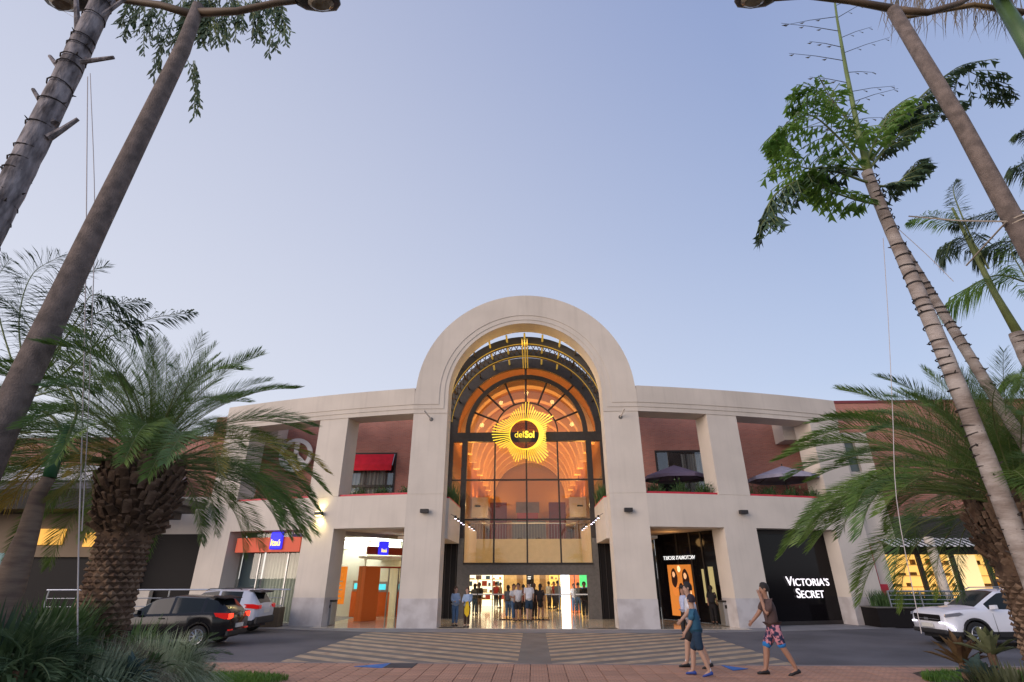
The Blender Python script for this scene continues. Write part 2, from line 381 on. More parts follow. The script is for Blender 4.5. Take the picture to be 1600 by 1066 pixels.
# outer drum roof behind the arch, a little lower than the arch
# ---- glass wall at Y=YG
YG = 5.6; CZ = 10.0
gw = MB()
def arc_bar(mb, r0, r1, y0, y1, cz=CZ, N=40, a0=0, a1=pi):
    P = [a0 + (a1 - a0) * i / N for i in range(N + 1)]
    return mb.strip([(r0 * cos(a), y0, cz + r0 * sin(a)) for a in P], [(r1 * cos(a), y0, cz + r1 * sin(a)) for a in P], [(r1 * cos(a), y1, cz + r1 * sin(a)) for a in P], [(r0 * cos(a), y1, cz + r0 * sin(a)) for a in P])
X_0 = -0.02
def frame(name): return gw_part(name)
wall = MB(); arc_bar(wall, 4.18, 4.85, YG - .12, YG + .12); outer = wall.build('glass_wall', M_frame, mall)
def fr(mb, name): return mb.build(name, M_frame, outer)
fr(arc_bar(MB(), 3.42, 3.70, YG - .10, YG + .10), 'arch_rib')
fr(arc_bar(MB(), 1.85, 1.93, YG - .04, YG + .04), 'arch_rib')
fr(MB().box(-4.85, 4.85, YG - .14, YG + .14, 9.45, 10.0), 'beam')
for s in (-1, 1):
    fr(MB().box(s * 3.70 - .16, s * 3.70 + .16, YG - .13, YG + .13, 2.12, 9.45), 'jamb')
    fr(MB().box(s * 4.60 - .22, s * 4.60 + .22, YG - .13, YG + .13, 4.0, 9.45), 'jamb')
    for z in (7.2, 5.0): fr(MB().box(*sorted((s * 3.86, s * 4.38)), YG - .04, YG + .04, z - .04, z + .04), 'transom')
for x in (-1.86, 0, 1.86): fr(MB().box(x - .045 + X_0, x + .045 + X_0, YG - .07, YG + .07, 2.75, 9.45), 'mullion')
for z in (7.2, 5.0): fr(MB().box(-3.54, 3.54, YG - .055, YG + .055, z - .045, z + .045), 'transom')
for a in (22, 45, 67.5, 90, 112.5, 135, 158):
    ra = radians(a); r0 = 1.93 if a != 90 else 1.93
    fr(MB().bar((r0 * cos(ra), YG, CZ + r0 * sin(ra)), (3.42 * cos(ra), YG, CZ + 3.42 * sin(ra)), .085), 'mullion')
    if a in (45, 90, 135): fr(MB().bar((3.70 * cos(ra), YG, CZ + 3.70 * sin(ra)), (4.18 * cos(ra), YG, CZ + 4.18 * sin(ra)), .085), 'mullion')
fr(MB().bar((0, YG, CZ), (0, YG, CZ + 1.85), .085), 'mullion')
# panes
def pane(poly, y=YG):
    m = MB(); m.prism(poly, lambda u, v, t: (u, t, v), y - .006, y + .006); return m.build('pane', M_glass, outer)
xs_ = [-3.54, -1.905, -.065, .025, 1.815, 3.54]
cols = [(-3.54, -1.925), (-1.835, -.065), (.025, 1.795), (1.885, 3.54)]
for (a, b) in cols:
    for (z0, z1) in ((2.75, 4.955), (5.045, 7.155), (7.245, 9.45)): pane([(a, z0), (b, z0), (b, z1), (a, z1)])
for s in (-1, 1):
    for (z0, z1) in ((4.0, 4.96), (5.04, 7.16), (7.24, 9.45)):
        a, b = sorted((s * 3.86, s * 4.38)); pane([(a, z0), (b, z0), (b, z1), (a, z1)])
edges_ = [0, 22, 45, 67.5, 90, 112.5, 135, 158, 180]
for i in range(8):
    a0, a1 = radians(edges_[i] + .6), radians(edges_[i + 1] - .6)
    P = [a0 + (a1 - a0) * k / 6 for k in range(7)]
    pane([(1.93 * cos(a), CZ + 1.93 * sin(a)) for a in P] + [(3.42 * cos(a), CZ + 3.42 * sin(a)) for a in reversed(P)])
for i, (e0, e1) in enumerate(((0, 45), (45, 90), (90, 135), (135, 180))):
    a0, a1 = radians(e0 + .5), radians(e1 - .5); P = [a0 + (a1 - a0) * k / 8 for k in range(9)]
    pane([(3.70 * cos(a), CZ + 3.70 * sin(a)) for a in P] + [(4.18 * cos(a), CZ + 4.18 * sin(a)) for a in reversed(P)])
for (e0, e1) in ((0, 90), (90, 180)):
    a0, a1 = radians(e0 + 1), radians(e1 - 1); P = [a0 + (a1 - a0) * k / 10 for k in range(11)]
    pane([(0.02 * (1 if e0 == 0 else -1), CZ + .01)] + [(1.85 * cos(a), CZ + 1.85 * sin(a)) for a in P])
# header over the doors, door frames
MB().box(-3.54, 3.54, YG - .20, YG + .14, 2.13, 2.70).build('header', M_greyhead, mall)
MB().box(-3.54, 3.54, YG - .26, YG - .21, 2.66, 2.75).build('drip_edge', M_dark, mall)
for s in (-1, 1):
    MB().box(*sorted((s * 3.18, s * 3.54)), YG - .18, YG + .12, 0.02, 2.13).build('door_jamb', M_greyhead, mall)
    MB().box(*sorted((s * 3.54, s * 3.86)), YG - .18, YG + .12, 0.02, 4.0).build('door_jamb', M_greyhead, mall)
    # dark side lobby beside the doors
    MB().box(*sorted((s * 3.87, s * 5.3)), YG - .02, YG + .1, 0.02, 3.98).build('lobby_wall', M_black, mall)
    for k in range(4):
        x = s * (3.95 + k * .3); MB().box(x - .02, x + .02, YG - .06, YG - .03, 0.02, 3.7).build('wall_batten', M_dark, mall)
    # white band with the spotlights, running back from the pier to the glass and on inside
    MB().box(*sorted((s * 3.80, s * 4.05)), 1.1, YG - .14, 3.72, 5.60).build('spotlit_band', M_stucco, mall)
    MB().box(*sorted((s * 3.80, s * 4.05)), 1.1, YG - .14, 5.60, 5.66).build('band_capping', M_redled, mall)
    MB().box(*sorted((s * 4.05, s * 6.2)), 1.1, YG - .14, 3.72, 3.84).build('lobby_ceiling', M_cream, mall)
    MB().box(*sorted((s * 3.62, s * 3.78)), YG + .14, 13.0, 2.76, 4.9).build('inner_band', M_cream, mall)
# sliding doors
dm = thing('glass_door', (0, YG, 0), 'row of frameless sliding glass doors under the grey header of the entrance', 'door')
for x in (-2.72, -1.92, 1.66, 2.50): MB().box(x - .022, x + .022, YG - .03, YG + .03, 0.03, 2.12).build('door_stile', M_frame if abs(x) > 2 else M_steel, dm)
for (a, b) in ((-3.18, -2.745), (-2.695, -1.945), (1.685, 2.475), (2.525, 3.18)):
    MB().box(a, b, YG - .006, YG + .006, 0.03, 2.12).build('door_pane', M_glass, dm)
    MB().box(a, b, YG - .02, YG - .008, 1.16, 1.22).build('white_band', M_white, dm)
MB().box(-1.94, 1.64, YG - .05, YG - .04, 1.165, 1.215).build('white_band', M_white, dm)
MB().box(-1.94, 1.64, YG - .036, YG - .030, 0.03, 2.12).build('door_pane', M_glass, dm)
# ---- steel trusses with the yellow lit purlins in the open vault between arch and glass
tr = MB()
RT_ = 4.72
yel = emis('amber_lit_steel', (1.0, 0.66, 0.12), 0.2, (0.4, 0.28, 0.05))  # emission paints the reflected amber light onto the steel
for (y0, y1) in ((1.95, 2.30), (3.75, 4.10)):
    m = MB(); arc_bar(m, RT_ - .42, RT_, y0, y1, a0=.05, a1=pi - .05); t = m.build('truss', M_steeltruss, mall)
    m = MB(); arc_bar(m, RT_ - .437, RT_ - .422, y0 + .02, y0 + .10, a0=.05, a1=pi - .05); m.build('amber_strip', yel, t)
K = 13
for k in range(K):
    a = radians(12 + 156 * k / (K - 1)); c, s_ = cos(a), sin(a)
    m = MB()
    for (ya, yb) in ((1.1, 1.95), (2.30, 3.75), (4.10, YG - .14)):
        m.tube([((RT_ - .2) * c, ya, CZ + (RT_ - .2) * s_), ((RT_ - .2) * c, yb, CZ + (RT_ - .2) * s_)], .055, 6)
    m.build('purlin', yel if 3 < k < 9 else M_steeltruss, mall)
    if k < K - 1:
        a2 = radians(12 + 156 * (k + 1) / (K - 1)); m = MB()
        for q in range(3):
            b0 = a + (a2 - a) * q / 3; b1 = a + (a2 - a) * (q + 1) / 3
            m.tube([((RT_ - .3) * cos(b0), 2.3, CZ + (RT_ - .3) * sin(b0)), ((RT_ - .3) * cos(b1), 3.75, CZ + (RT_ - .3) * sin(b1))], .025, 5)
            m.tube([((RT_ - .3) * cos(b1), 2.3, CZ + (RT_ - .3) * sin(b1)), ((RT_ - .3) * cos(b0), 3.75, CZ + (RT_ - .3) * sin(b0))], .025, 5)
        m.build('lacing', M_steeltruss, mall)
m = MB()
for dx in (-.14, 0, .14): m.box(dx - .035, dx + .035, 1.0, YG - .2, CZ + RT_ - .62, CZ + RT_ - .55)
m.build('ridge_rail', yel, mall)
for (lx, lz) in ((-3.1, 11.6), (-1.8, 13.2), (0, 13.9), (1.8, 13.2), (3.1, 11.6)): point('arch_lamp', (lx, 1.5, lz), 11, (1, .66, .22), .15)

# ================================================================ INTERIOR
fl = MB(); fl.box(-9.5, 9.5, 0.0, 36, 0.021, 0.03); fl.build('floor', M_tile, mall)
fm = MB(); fm.box(-1.5, 1.1, 4.6, 5.3, 0.031, 0.045); tag(fm.build('door_mat', mat('mat_brown', (0.09, 0.045, 0.035), 0.95)), 'long brown door mat lying across the middle of the entrance', 'mat')
fm = MB(); fm.box(-3.86, -2.75, 0.15, 0.45, 0.031, 0.045); fm.build('floor_grating', M_dark, mall)
fm = MB(); fm.box(2.6, 3.86, 0.05, 0.35, 0.031, 0.045); fm.build('floor_grating', M_dark, mall)
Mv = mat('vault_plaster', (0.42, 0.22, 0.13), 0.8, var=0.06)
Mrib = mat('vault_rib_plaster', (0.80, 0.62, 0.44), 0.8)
VZ = 10.0
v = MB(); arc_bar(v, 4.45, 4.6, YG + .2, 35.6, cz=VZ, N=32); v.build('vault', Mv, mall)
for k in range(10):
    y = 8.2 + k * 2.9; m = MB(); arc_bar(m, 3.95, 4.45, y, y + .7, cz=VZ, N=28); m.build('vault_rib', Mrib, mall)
# far end wall with a round head
MB().box(-4.6, 4.6, 35.6, 35.8, 0, 14.8).build('end_wall', mat('end_wall_plaster', (0.42, 0.31, 0.25), 0.8), mall)
for s in (-1, 1):
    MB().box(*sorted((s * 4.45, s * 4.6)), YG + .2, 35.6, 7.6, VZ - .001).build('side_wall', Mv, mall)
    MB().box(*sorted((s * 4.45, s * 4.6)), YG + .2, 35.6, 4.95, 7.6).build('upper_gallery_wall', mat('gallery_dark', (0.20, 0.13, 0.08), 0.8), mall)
    MB().box(*sorted((s * 3.3, s * 4.45)), 17, 35.0, 6.6, 7.6).build('gallery_parapet', M_cream, mall)
    MB().box(*sorted((s * 3.15, s * 4.44)), 16.7, 16.9, 6.2, 7.7).build('gallery_front', M_cream, mall)
    for k in range(1): MB().box(*sorted((s * 3.75, s * 4.2)), 16.68, 16.695, 6.98, 7.10).build('vent_grille', M_dark, mall)
    for yk in (17.6, 20.5): area('gallery_uplight', (s * 3.9, yk, 7.8), .5, 26, (1.0, .33, .04), rot=(pi, 0, 0))
    point('gallery_spot', (s * 3.5, 15.9, 6.3), 7, (1, .85, .6), .05)
    for k in range(3):
        y = 18.5 + k * 4.5; MB().box(*sorted((s * 3.28, s * 3.295)), y, y + 1.0, 6.95, 7.15).build('vent_grille', M_dark, mall)
# bridge
br = MB().box(-4.45, 4.45, 13.0, 15.5, 2.9, 4.42).build('bridge', mat('bridge_front', (0.60, 0.50, 0.33), 0.7, var=.04), mall)
rail = MB(); rail.tube([(-4, 13.1, 5.45), (4, 13.1, 5.45)], .035, 6)
for i in range(41): rail.box(-4 + i * .2 - .008, -4 + i * .2 + .008, 13.09, 13.11, 4.42, 5.45)
rail.build('railing', M_steel, br)
Mpur = mat('purple_banner', (0.19, 0.07, 0.10), 0.8); Mg1 = mat('grey_banner', (0.22, 0.22, 0.26), 0.7, var=.15, scale=1)
for s in (-1, 1): tag(MB().box(*sorted((s * 1.75 - .1, s * 3.15 - .1)), 19.9, 20, 4.2, 7.7).build('banner', Mpur), 'tall plum banner hanging inside on the %s of the grey display' % ('left' if s < 0 else 'right'), 'banner')
disp = thing('display_stand', (0, 19, 4.4), 'wide grey two tier display board standing on the upper bridge behind the glass', 'display')
MB().box(-1.35, 1.35, 18.6, 18.8, 4.42, 6.1).build('board', mat('blue_grey_board', (0.16, 0.19, 0.25), 0.5), disp)
MB().box(-.95, .75, 18.8, 18.9, 6.1, 6.75).build('board', mat('rose_board', (0.42, 0.12, 0.15), 0.6), disp)
MB().box(-1.05, .85, 18.82, 18.95, 6.75, 7.6).build('board', Mg1, disp)
for x in (-.75, .75):
    a = MB(); arc_bar(a, .32, .40, 18.52, 18.58, cz=4.45, N=14); a.v = [(q[0] + x, q[1], q[2]) for q in a.v]; a.build('hoop', M_dark, disp)
MB().box(-4.0, 4.0, 15.5, 34, 4.1, 4.4).build('upper_floor', M_cream, mall)
MB().box(-9.5, 9.5, YG + 2, 35.8, 2.80, 2.90).build('ground_floor_ceiling', M_cream, mall) if False else None
# ground floor hall behind the doors
c_ = MB(); c_.box(-9.5, -3.8, YG + .3, 36, 3.0, 3.1); c_.box(3.8, 9.5, YG + .3, 36, 3.0, 3.1); c_.box(-3.8, 3.8, 15.5, 36, 2.9, 3.0)
c_.build('hall_ceiling', M_white, mall)
shopw = emis('lit_shop_white', (1.0, 0.88, 0.62), 1.5, (0.8, 0.75, 0.6)); shopy = emis('lit_shop_yellow', (1.0, 0.62, 0.15), 1.1)
MB().box(-9.5, 9.5, 26.0, 26.2, 0.03, 2.9).build('hall_back_wall', mat('hall_wall_tan', (0.55, 0.38, 0.20), .7, var=.1), mall)
def storefront(name, x0, x1, y, z1, m, label):
    t = gpart(name, mall); t['label'] = label
    MB().box(x0, x1, y, y + .1, .03, z1).build('lit_wall', m, t)
    for z in (0.5, 0.95, 1.4, 1.85):
        if z < z1: MB().box(x0 + .05, x1 - .05, y - .3, y - .01, z - .02, z + .01).build('shelf', mat('shelf_pale', (.8, .6, .35), .6), t)
    items = {}
    for z in (0.51, 0.96, 1.41, 1.86):
        x = x0 + .1
        while x < x1 - .15:
            wq = random.uniform(.08, .45); h = random.uniform(.08, .38); c = random.choice(['goods_red', 'goods_cream', 'goods_brown', 'goods_blue', 'goods_orange'])
            items.setdefault(c, MB()).box(x, x + wq, y - .25, y - .06, z, z + h); x += wq + random.uniform(.02, .35)
    gc = {'goods_red': (.5, .07, .05), 'goods_cream': (.75, .65, .5), 'goods_brown': (.25, .13, .06), 'goods_blue': (.08, .15, .3), 'goods_orange': (.7, .3, .06)}
    for c, mbx in items.items(): o = mbx.build('shelf_goods', mat(c, gc[c], .6), t); o['kind'] = 'stuff'
    return t
storefront('shop_front', -6.6, -2.0, 18, 2.7, shopw, 'glaring white lit shop front with full shelves seen through the left doors')
storefront('shop_front', 1.6, 4.3, 22, 2.6, shopy, 'amber lit shop front with shelves seen right of the dark totem')
sign_t = thing('directory_totem', (0.05, 16, .03), 'dark mall directory totem with white lines standing behind the group in the doorway', 'sign')
MB().box(-.22, .32, 16, 16.2, .03, 2.35).build('board', M_black, sign_t)
for k in range(6): MB().box(-.12, .05 + .03 * (k % 3), 15.985, 15.998, 1.35 + k * .13, 1.40 + k * .13).build('white_line', emis('sign_white', (1, 1, 1), 1.2), sign_t)
tag(MB().box(1.98, 2.5, 10.0, 10.1, .03, 2.35).build('light_panel', emis('lit_panel_white', (0.88, 0.92, 1.0), 3.0)), 'tall glowing blue white panel just inside the right hand doors', 'panel')
tag(MB().box(2.6, 3.2, 11.0, 11.1, .03, 2.4).build('red_panel', emis('lit_panel_red', (1.0, 0.25, 0.08), .8)), 'orange red upright panel right of the glowing white one', 'panel')
tag(MB().box(3.2, 3.75, 11.5, 11.6, 1.45, 2.5).build('green_screen', emis('screen_green', (0.1, 0.8, 0.25), 1.0, col2=None)), 'bright green screen over the blue one inside the right door', 'screen')
tag(MB().box(3.2, 3.75, 11.5, 11.6, .9, 1.42).build('blue_screen', emis('screen_blue', (0.05, 0.25, 0.6), .8)), 'blue screen under the green one inside the right door', 'screen')
tag(MB().box(-.9, -.45, 15.0, 15.45, .03, 2.9).build('hall_column', mat('col_tan', (.5, .3, .14), .6)), 'tan hall column left of the directory totem', 'column')
tag(MB().box(.72, 1.15, 15.0, 15.45, .03, 2.9).build('hall_column', mat('col_tan', (.5, .3, .14), .6)), 'tan hall column right of the directory totem', 'column')
# lights of the interior
for s in (-1, 1):
    for k in range(7):
        o = area('vault_uplight', (s * 3.5, 8.0 + k * 4.2, 8.8), .5, 80, (1.0, 0.40, 0.07), rot=(pi, s * radians(-25), 0), sy=2.5)
    for k in range(5):
        point('gallery_lamp', (s * 3.2, 8 + 5 * k, 6.1), 22, (1.0, .68, .35), .15)
area('hall_light', (0, 20, 2.85), 6, 450, (1.0, 0.82, 0.50), sy=12)
area('hall_light', (0, 9.2, 8.6), 3.2, 230, (1.0, 0.72, 0.38), sy=5)
area('hall_light', (-6.3, 10, 2.95), 4, 80, (1.0, .85, .55), sy=6); area('hall_light', (6.3, 10, 2.95), 4, 80, (1.0, .85, .55), sy=6)
# spotlights on the white bands
spm_h = emis('spot_lens', (0.85, 0.78, 1.0), 9); 
for s in (-1, 1):
    for k, y in enumerate((1.8, 2.9, 4.0, 5.1, 6.6, 7.9, 9.2)):
        x = s * (3.55 if y < YG else 3.40)
        t = thing('spotlight', (x, y, 4.75), '%s of the small spotlights on the %s vestibule wall' % (('nearest', 'second', 'third', 'fourth', 'fifth', 'sixth', 'farthest')[k], 'left' if s < 0 else 'right'), 'spotlight', 'spotlights on the vestibule walls')
        MB().tube([(x, y, 4.84), (x, y, 4.70)], [.05, .06], 10).build('housing', M_dark, t)
        MB().tube([(x, y, 4.80), (s * (3.80 if y < YG else 3.62), y, 4.92)], .012, 6).build('arm', M_dark, t)
        MB().tube([(x, y, 4.699), (x, y, 4.690)], [.05, .05], 10).build('lens', spm_h, t)
        spot('spot_lamp', (x, y, 4.66), 26, (1, .80, .45), (0, s * radians(14), 0), 70, .6)

# ================================================================ TERRACES, BRICK WALLS, SHOP FRONTS
def pix(y_plane, *pts): return [at_y(px, py, y_plane) for px, py in pts]
Mcurt = mat('sheer_curtain', (0.55, 0.52, 0.46), 0.9, var=.25, scale=2.0, stretch=(6, 1, .15))
Mwin = glass_mat('window_glass', (0.75, 0.78, 0.80), 0.08)
YB = 5.0
for s in (-1, 1):
    # brick wall of the upper storey behind the terrace with a real window opening
    if s < 0: wx0, wx1 = -11.2, -7.62
    else: wx0, wx1 = 7.42, 10.9
    wz0, wz1 = 4.9, 8.72
    xa, xb = sorted((s * 4.86, s * 19.0))
    m = MB()
    m.box(xa, wx0, YB, YB + .3, 4.4, 12.2); m.box(wx1, xb, YB, YB + .3, 4.4, 12.2); m.box(wx0, wx1, YB, YB + .3, wz1, 12.2) 
    m.v = [(a, b, min(c, 11.0)) for a, b, c in m.v]
    bw = m.build('brick_wall', M_brick, mall)
    w_ = MB().box(wx0, wx1, YB + .18, YB + .22, wz0, wz1).build('window', M_black if s > 0 else mat('window_backing', (.12, .11, .11), .5), mall)
    m = MB(); t = .11
    m.box(wx0, wx1, YB - .04, YB + .06, wz1 - t, wz1); m.box(wx0, wx0 + t, YB - .04, YB + .06, wz0, wz1 - t); m.box(wx1 - t, wx1, YB - .04, YB + .06, wz0, wz1 - t); m.box((wx0 + wx1) / 2 - .04, (wx0 + wx1) / 2 + .04, YB - .02, YB + .05, wz0, wz1 - t)
    m.build('frame', M_dark, w_)
    MB().box(wx0 + t, wx1 - t, YB + .0, YB + .012, wz0, wz1 - t).build('pane', Mwin, w_)
    n = 60; cm = MB(); cx_a, cx_b = (wx0 + .15, wx1 - .6) if s < 0 else (wx0 + 1.5, wx1 - .15)
    P = [(cx_a + (cx_b - cx_a) * i / n, YB + .10 + .03 * sin(i * 1.3)) for i in range(n + 1)]
    for i in range(n): cm.quad((P[i][0], P[i][1], 5.0), (P[i + 1][0], P[i + 1][1], 5.0), (P[i + 1][0], P[i + 1][1], wz1 - .2), (P[i][0], P[i][1], wz1 - .2))
    cm.build('curtain', Mcurt, w_, fix=False)
    # terrace floor (also the ceiling of the recess below); it follows the wing
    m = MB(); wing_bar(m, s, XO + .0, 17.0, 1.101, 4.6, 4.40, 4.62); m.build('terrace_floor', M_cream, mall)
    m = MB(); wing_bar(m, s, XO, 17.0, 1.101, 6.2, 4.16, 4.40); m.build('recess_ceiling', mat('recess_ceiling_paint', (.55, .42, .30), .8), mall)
    # upper end: cream boxes on the brick wall
    a, b = (14.4, 15.9); q = sorted((s * a, s * b)); MB().box(q[0], q[1], 3.8, YB - .005, 9.0, 10.4).build('wall_box', M_stucco, mall)
    # plants along the ledge come later
# red blind in the left window
aw = thing('awning', (-9.3, YB - .3, 8.6), 'crimson roller awning over the left terrace window', 'awning')
m = MB(); y0 = YB - .08
m.prism([(0, 8.62), (.35, 7.95), (.37, 7.62), (.34, 7.62), (.32, 7.94), (-.03, 8.6)], lambda u, v, t: (t, y0 - u, v), -11.1, -7.78); m.build('canopy', mat('crimson_cloth', (.62, .006, .025), .8, var=.1), aw)
m = MB(); m.tube([(-7.74, y0, 8.62), (-7.74, y0 - .35, 7.9)], .025, 6); m.tube([(-11.15, y0, 8.62), (-11.15, y0 - .35, 7.9)], .025, 6); m.build('arm', M_steel, aw)
MB().box(-11.1, -7.75, YB - .10, YB - .06, 6.72, 6.86).build('rail', M_dark, mall)
point('terrace_lamp', (-9.9, YB - .35, 6.15), 7, (1, .62, .18), .08)
# ground floor: left opening 1 = bank lobby, right opening 1 = dark front
Mbankwall = mat('bank_wall_white', (0.78, 0.74, 0.62), .5)
for s in (-1, 1):
    p0 = Vector((s * 9.25, 2.2)); p1 = Vector((s * 7.05, 5.75)); dv = p1 - p0; nb = Vector((dv.y, -dv.x)).normalized()
    if (nb.y < 0): nb = -nb
    def D(t, off, z): q = p0 + dv * t + nb * off; return (q.x, q.y, z)
    def dbox(mb, t0, t1, o0, o1, z0, z1): return mb.hexa([D(t0, o0, z0), D(t1, o0, z0), D(t1, o1, z0), D(t0, o1, z0), D(t0, o0, z1), D(t1, o0, z1), D(t1, o1, z1), D(t0, o1, z1)])
    if s < 0:
        bank = gpart('bank_front', mall)
        m = MB(); dbox(m, 0, 1, 0, .015, .035, 3.95); m.build('glass_pane', M_glass, bank)
        m = MB(); dbox(m, 0, 1, -.02, .04, 3.95, 4.155); m.build('head_frame', M_steel, bank)
        m = MB(); dbox(m, .36, .60, -.22, .30, .035, 2.55); m.build('orange_portal', M_orangep, bank)
        m = MB(); dbox(m, .60, .98, -.15, .20, 2.47, 2.55); m.build('portal_beam', mat('portal_red', (.5, .04, .02), .5), bank)
        for t in (.62, .80, .97):
            m = MB(); dbox(m, t - .006, t + .006, -.03, .03, .035, 2.47); m.build('door_stile', M_steel, bank)
        m = MB(); dbox(m, .36, .98, -.25, -.12, 3.12, 3.50); m.build('sign_board', mat('sign_red', (.42, .045, .015), .5), bank)
        # room behind
        m = MB(); m.box(-14.5, -5.0, 10.6, 10.7, 0.03, 4.1); m.build('back_wall', Mbankwall, bank)
        m = MB(); m.box(-5.3, -5.2, 5.9, 10.6, 0.03, 4.1); m.build('side_wall', Mbankwall, bank)
        m = MB(); m.box(-15.5, -5.0, 5.6, 10.6, 4.10, 4.14); m.build('room_ceiling', M_white, bank)
        m = MB(); m.box(-14.5, -7.6, 7.2, 7.6, 3.55, 3.9); m.build('cove', M_white, bank)
        lamp = MB(); lamp.box(-11.5, -6.4, 6.4, 6.62, 4.05, 4.095); lamp.build('ceiling_lamp', emis('tube_light', (.95, .95, 1.0), 5), bank)
        lamp = MB(); lamp.box(-11.5, -6.4, 8.2, 8.42, 4.05, 4.095); lamp.build('ceiling_lamp', emis('tube_light', (.95, .95, 1.0), 5), bank)
        for k, (x, y, h) in enumerate(((-8.3, 7.0, 1.25), (-7.3, 7.6, 1.25), (-9.6, 6.6, 1.3))):
            t = thing('cash_machine', (x, y, .03), 'orange and grey cash machine, %s in the bank lobby' % ('middle one', 'farthest right one', 'leftmost one')[k], 'cash machine')
            MB().box(x - .32, x + .32, y, y + .5, .03, h).build('body', M_orangep, t)
            MB().box(x - .28, x + .28, y - .02, y + .3, h + .005, h + .55).build('head', M_steel, t)
            MB().box(x - .2, x + .2, y - .035, y - .022, h + .12, h + .42).build('screen', emis('screen_cyan', (.1, .75, .9), 1.0), t)
        pst = thing('poster', (-8.75, 4.3, 1.4), 'orange poster with white lines standing behind the bank glass', 'poster')
        px_ = at_y(530, 905, 4.6)
        MB().box(px_.x - .38, px_.x + .38, 4.6, 4.64, .75, 2.55).build('sheet', emis('poster_orange', (1.0, .27, .02), .55), pst)
        for k in range(5): MB().box(px_.x - .25, px_.x + .22 - .07 * (k % 2), 4.585, 4.598, 1.0 + .2 * k, 1.06 + .2 * k).build('white_line', M_white, pst)
        # lobby lettering (logo block and word)
        lz = 3.36; q = D(.60, -.27, lz)
        ang = math.atan2((p1 - p0).y, (p1 - p0).x)
        mm = Matrix.Translation(q) @ Matrix.Rotation(ang, 4, 'Z') @ Matrix.Rotation(pi / 2, 4, 'X')
        bs = thing('bank_sign', (q[0], q[1], lz), 'small blue bank logo block with yellow lettering on the red board inside the recess', 'sign')
        lb = MB(); dbox(lb, .515, .685, -.34, -.255, 3.10, 3.78); lb.build('logo_block', emis('logo_blue', (.035, .03, .85), .9), bs, bevel=.05)
        q = D(.60, -.355, 3.32); mm = Matrix.Translation(q) @ Matrix.Rotation(ang, 4, 'Z') @ Matrix.Rotation(pi / 2, 4, 'X')
        text_obj('Itaú', .26, 'lettering', emis('letter_yellow', (1, .78, .15), 1.1), bs, mm, .01, .002)
        area('bank_light', (-9.2, 7.4, 4.0), 4.5, 300, (.93, 1.0, .92), sy=3.0)
        area('bank_light', (-12.5, 4.0, 4.0), 2.5, 50, (.95, 1.0, .80), sy=1.5)
        MB().box(-7.0, -6.7, 5.55, 5.8, .03, 4.15).build('dark_jamb', M_frame, mall); MB().box(-6.7, -5.3, 5.6, 5.7, .03, 4.15).build('ochre_pane', emis('ochre_lit', (.9, .55, .2), .35), mall)
        MB().box(-6.25, -6.15, 5.5, 5.59, .05, 4.15).build('dark_jamb', M_frame, mall)
    else:
        bf = gpart('dark_shop_front', mall)
        m = MB(); dbox(m, 0, 1, 0, .12, .035, 4.155); m.build('black_front', M_blackgloss, bf)
        for t in (.02, .22, .40, .62, .99):
            m = MB(); dbox(m, t - .01, t + .01, -.04, -.002, .035, 4.15); m.build('batten', M_dark, bf)
        MB().box(5.0, 7.0, 5.7, 5.8, .03, 4.155).build('black_front', M_blackgloss, bf)
        m = MB(); dbox(m, .10, .17, -.03, -.004, .9, 2.5); m.build('lit_pane', emis('dim_ochre_pane', (.55, .45, .2), .5), bf)
        m = MB(); dbox(m, .24, .27, -.03, -.004, .9, 2.4); m.build('lit_pane', emis('dim_ochre_pane', (.55, .45, .2), .5), bf)
        # lit poster with two dark haired figures, printed flat
        po = thing('poster', D(.55, -.06, 1.5), 'tall orange lit fashion poster with dark haired women on the black shop front', 'poster')
        m = MB(); dbox(m, .42, .80, -.10, -.042, .25, 2.62); m.build('print', emis('print_warm', (1.0, .30, .04), .42, (.4, .14, .03)), po)
        def flat(name, tt, zz, rx, rz, o_, mt_):
            N = 18; hm = MB(); hm.add([D(tt + rx / dv.length * cos(2 * pi * i / N) * (1 + .15 * sin(5 * pi * i / N)), o_, zz + rz * sin(2 * pi * i / N)) for i in range(N)], [tuple(range(N))]); hm.build(name, mt_, po)
        Mh = mat('print_hair', (.05, .012, .004), .7); Mf = emis('print_face', (1, .50, .24), .7); Mb_ = emis('print_body', (1, .30, .05), .45); Ml = emis('print_light', (1, .70, .38), 1.0)
        flat('light_patch', .61, 2.42, .10, .16, -.1015, Ml); flat('light_patch', .47, 1.2, .07, .5, -.1015, Ml)
        for (tt, zz, k_) in ((.515, 2.05, 1.25), (.70, 2.12, 1.15), (.60, 1.45, 1.1)):
            flat('hair', tt, zz - .12, .17 * k_, .40 * k_, -.103, Mh); flat('body', tt, zz - .62, .17 * k_, .36, -.1022, Mb_); flat('face', tt + .005, zz + .04, .075 * k_, .12 * k_, -.106, Mf)
        ang = math.atan2(-dv.y, -dv.x)
        q = D(.60, -.02, 2.92); mm = Matrix.Translation(q) @ Matrix.Rotation(ang + pi, 4, 'Z') @ Matrix.Rotation(pi / 2, 4, 'X')
        ms = text_obj("VICTORIA'S SECRET", .25, 'reflected_lettering', emis('letter_white_dim', (1, 1, 1), .9), None, Matrix.Translation(D(.60, -.05, 2.95)) @ Matrix.Rotation(math.atan2(-dv.y, -dv.x) , 4, 'Z') @ Matrix.Rotation(pi / 2, 4, 'X'), .008, .0, scalex=-1)  # reflection of the shop name, modelled as glowing reversed letters
        tag(ms, 'reflection built as small white mirrored letters above the orange poster on black glass', 'sign')
        point('recess_lamp', (7.3, 3.3, 3.7), 10, (1, .55, .2), .2)
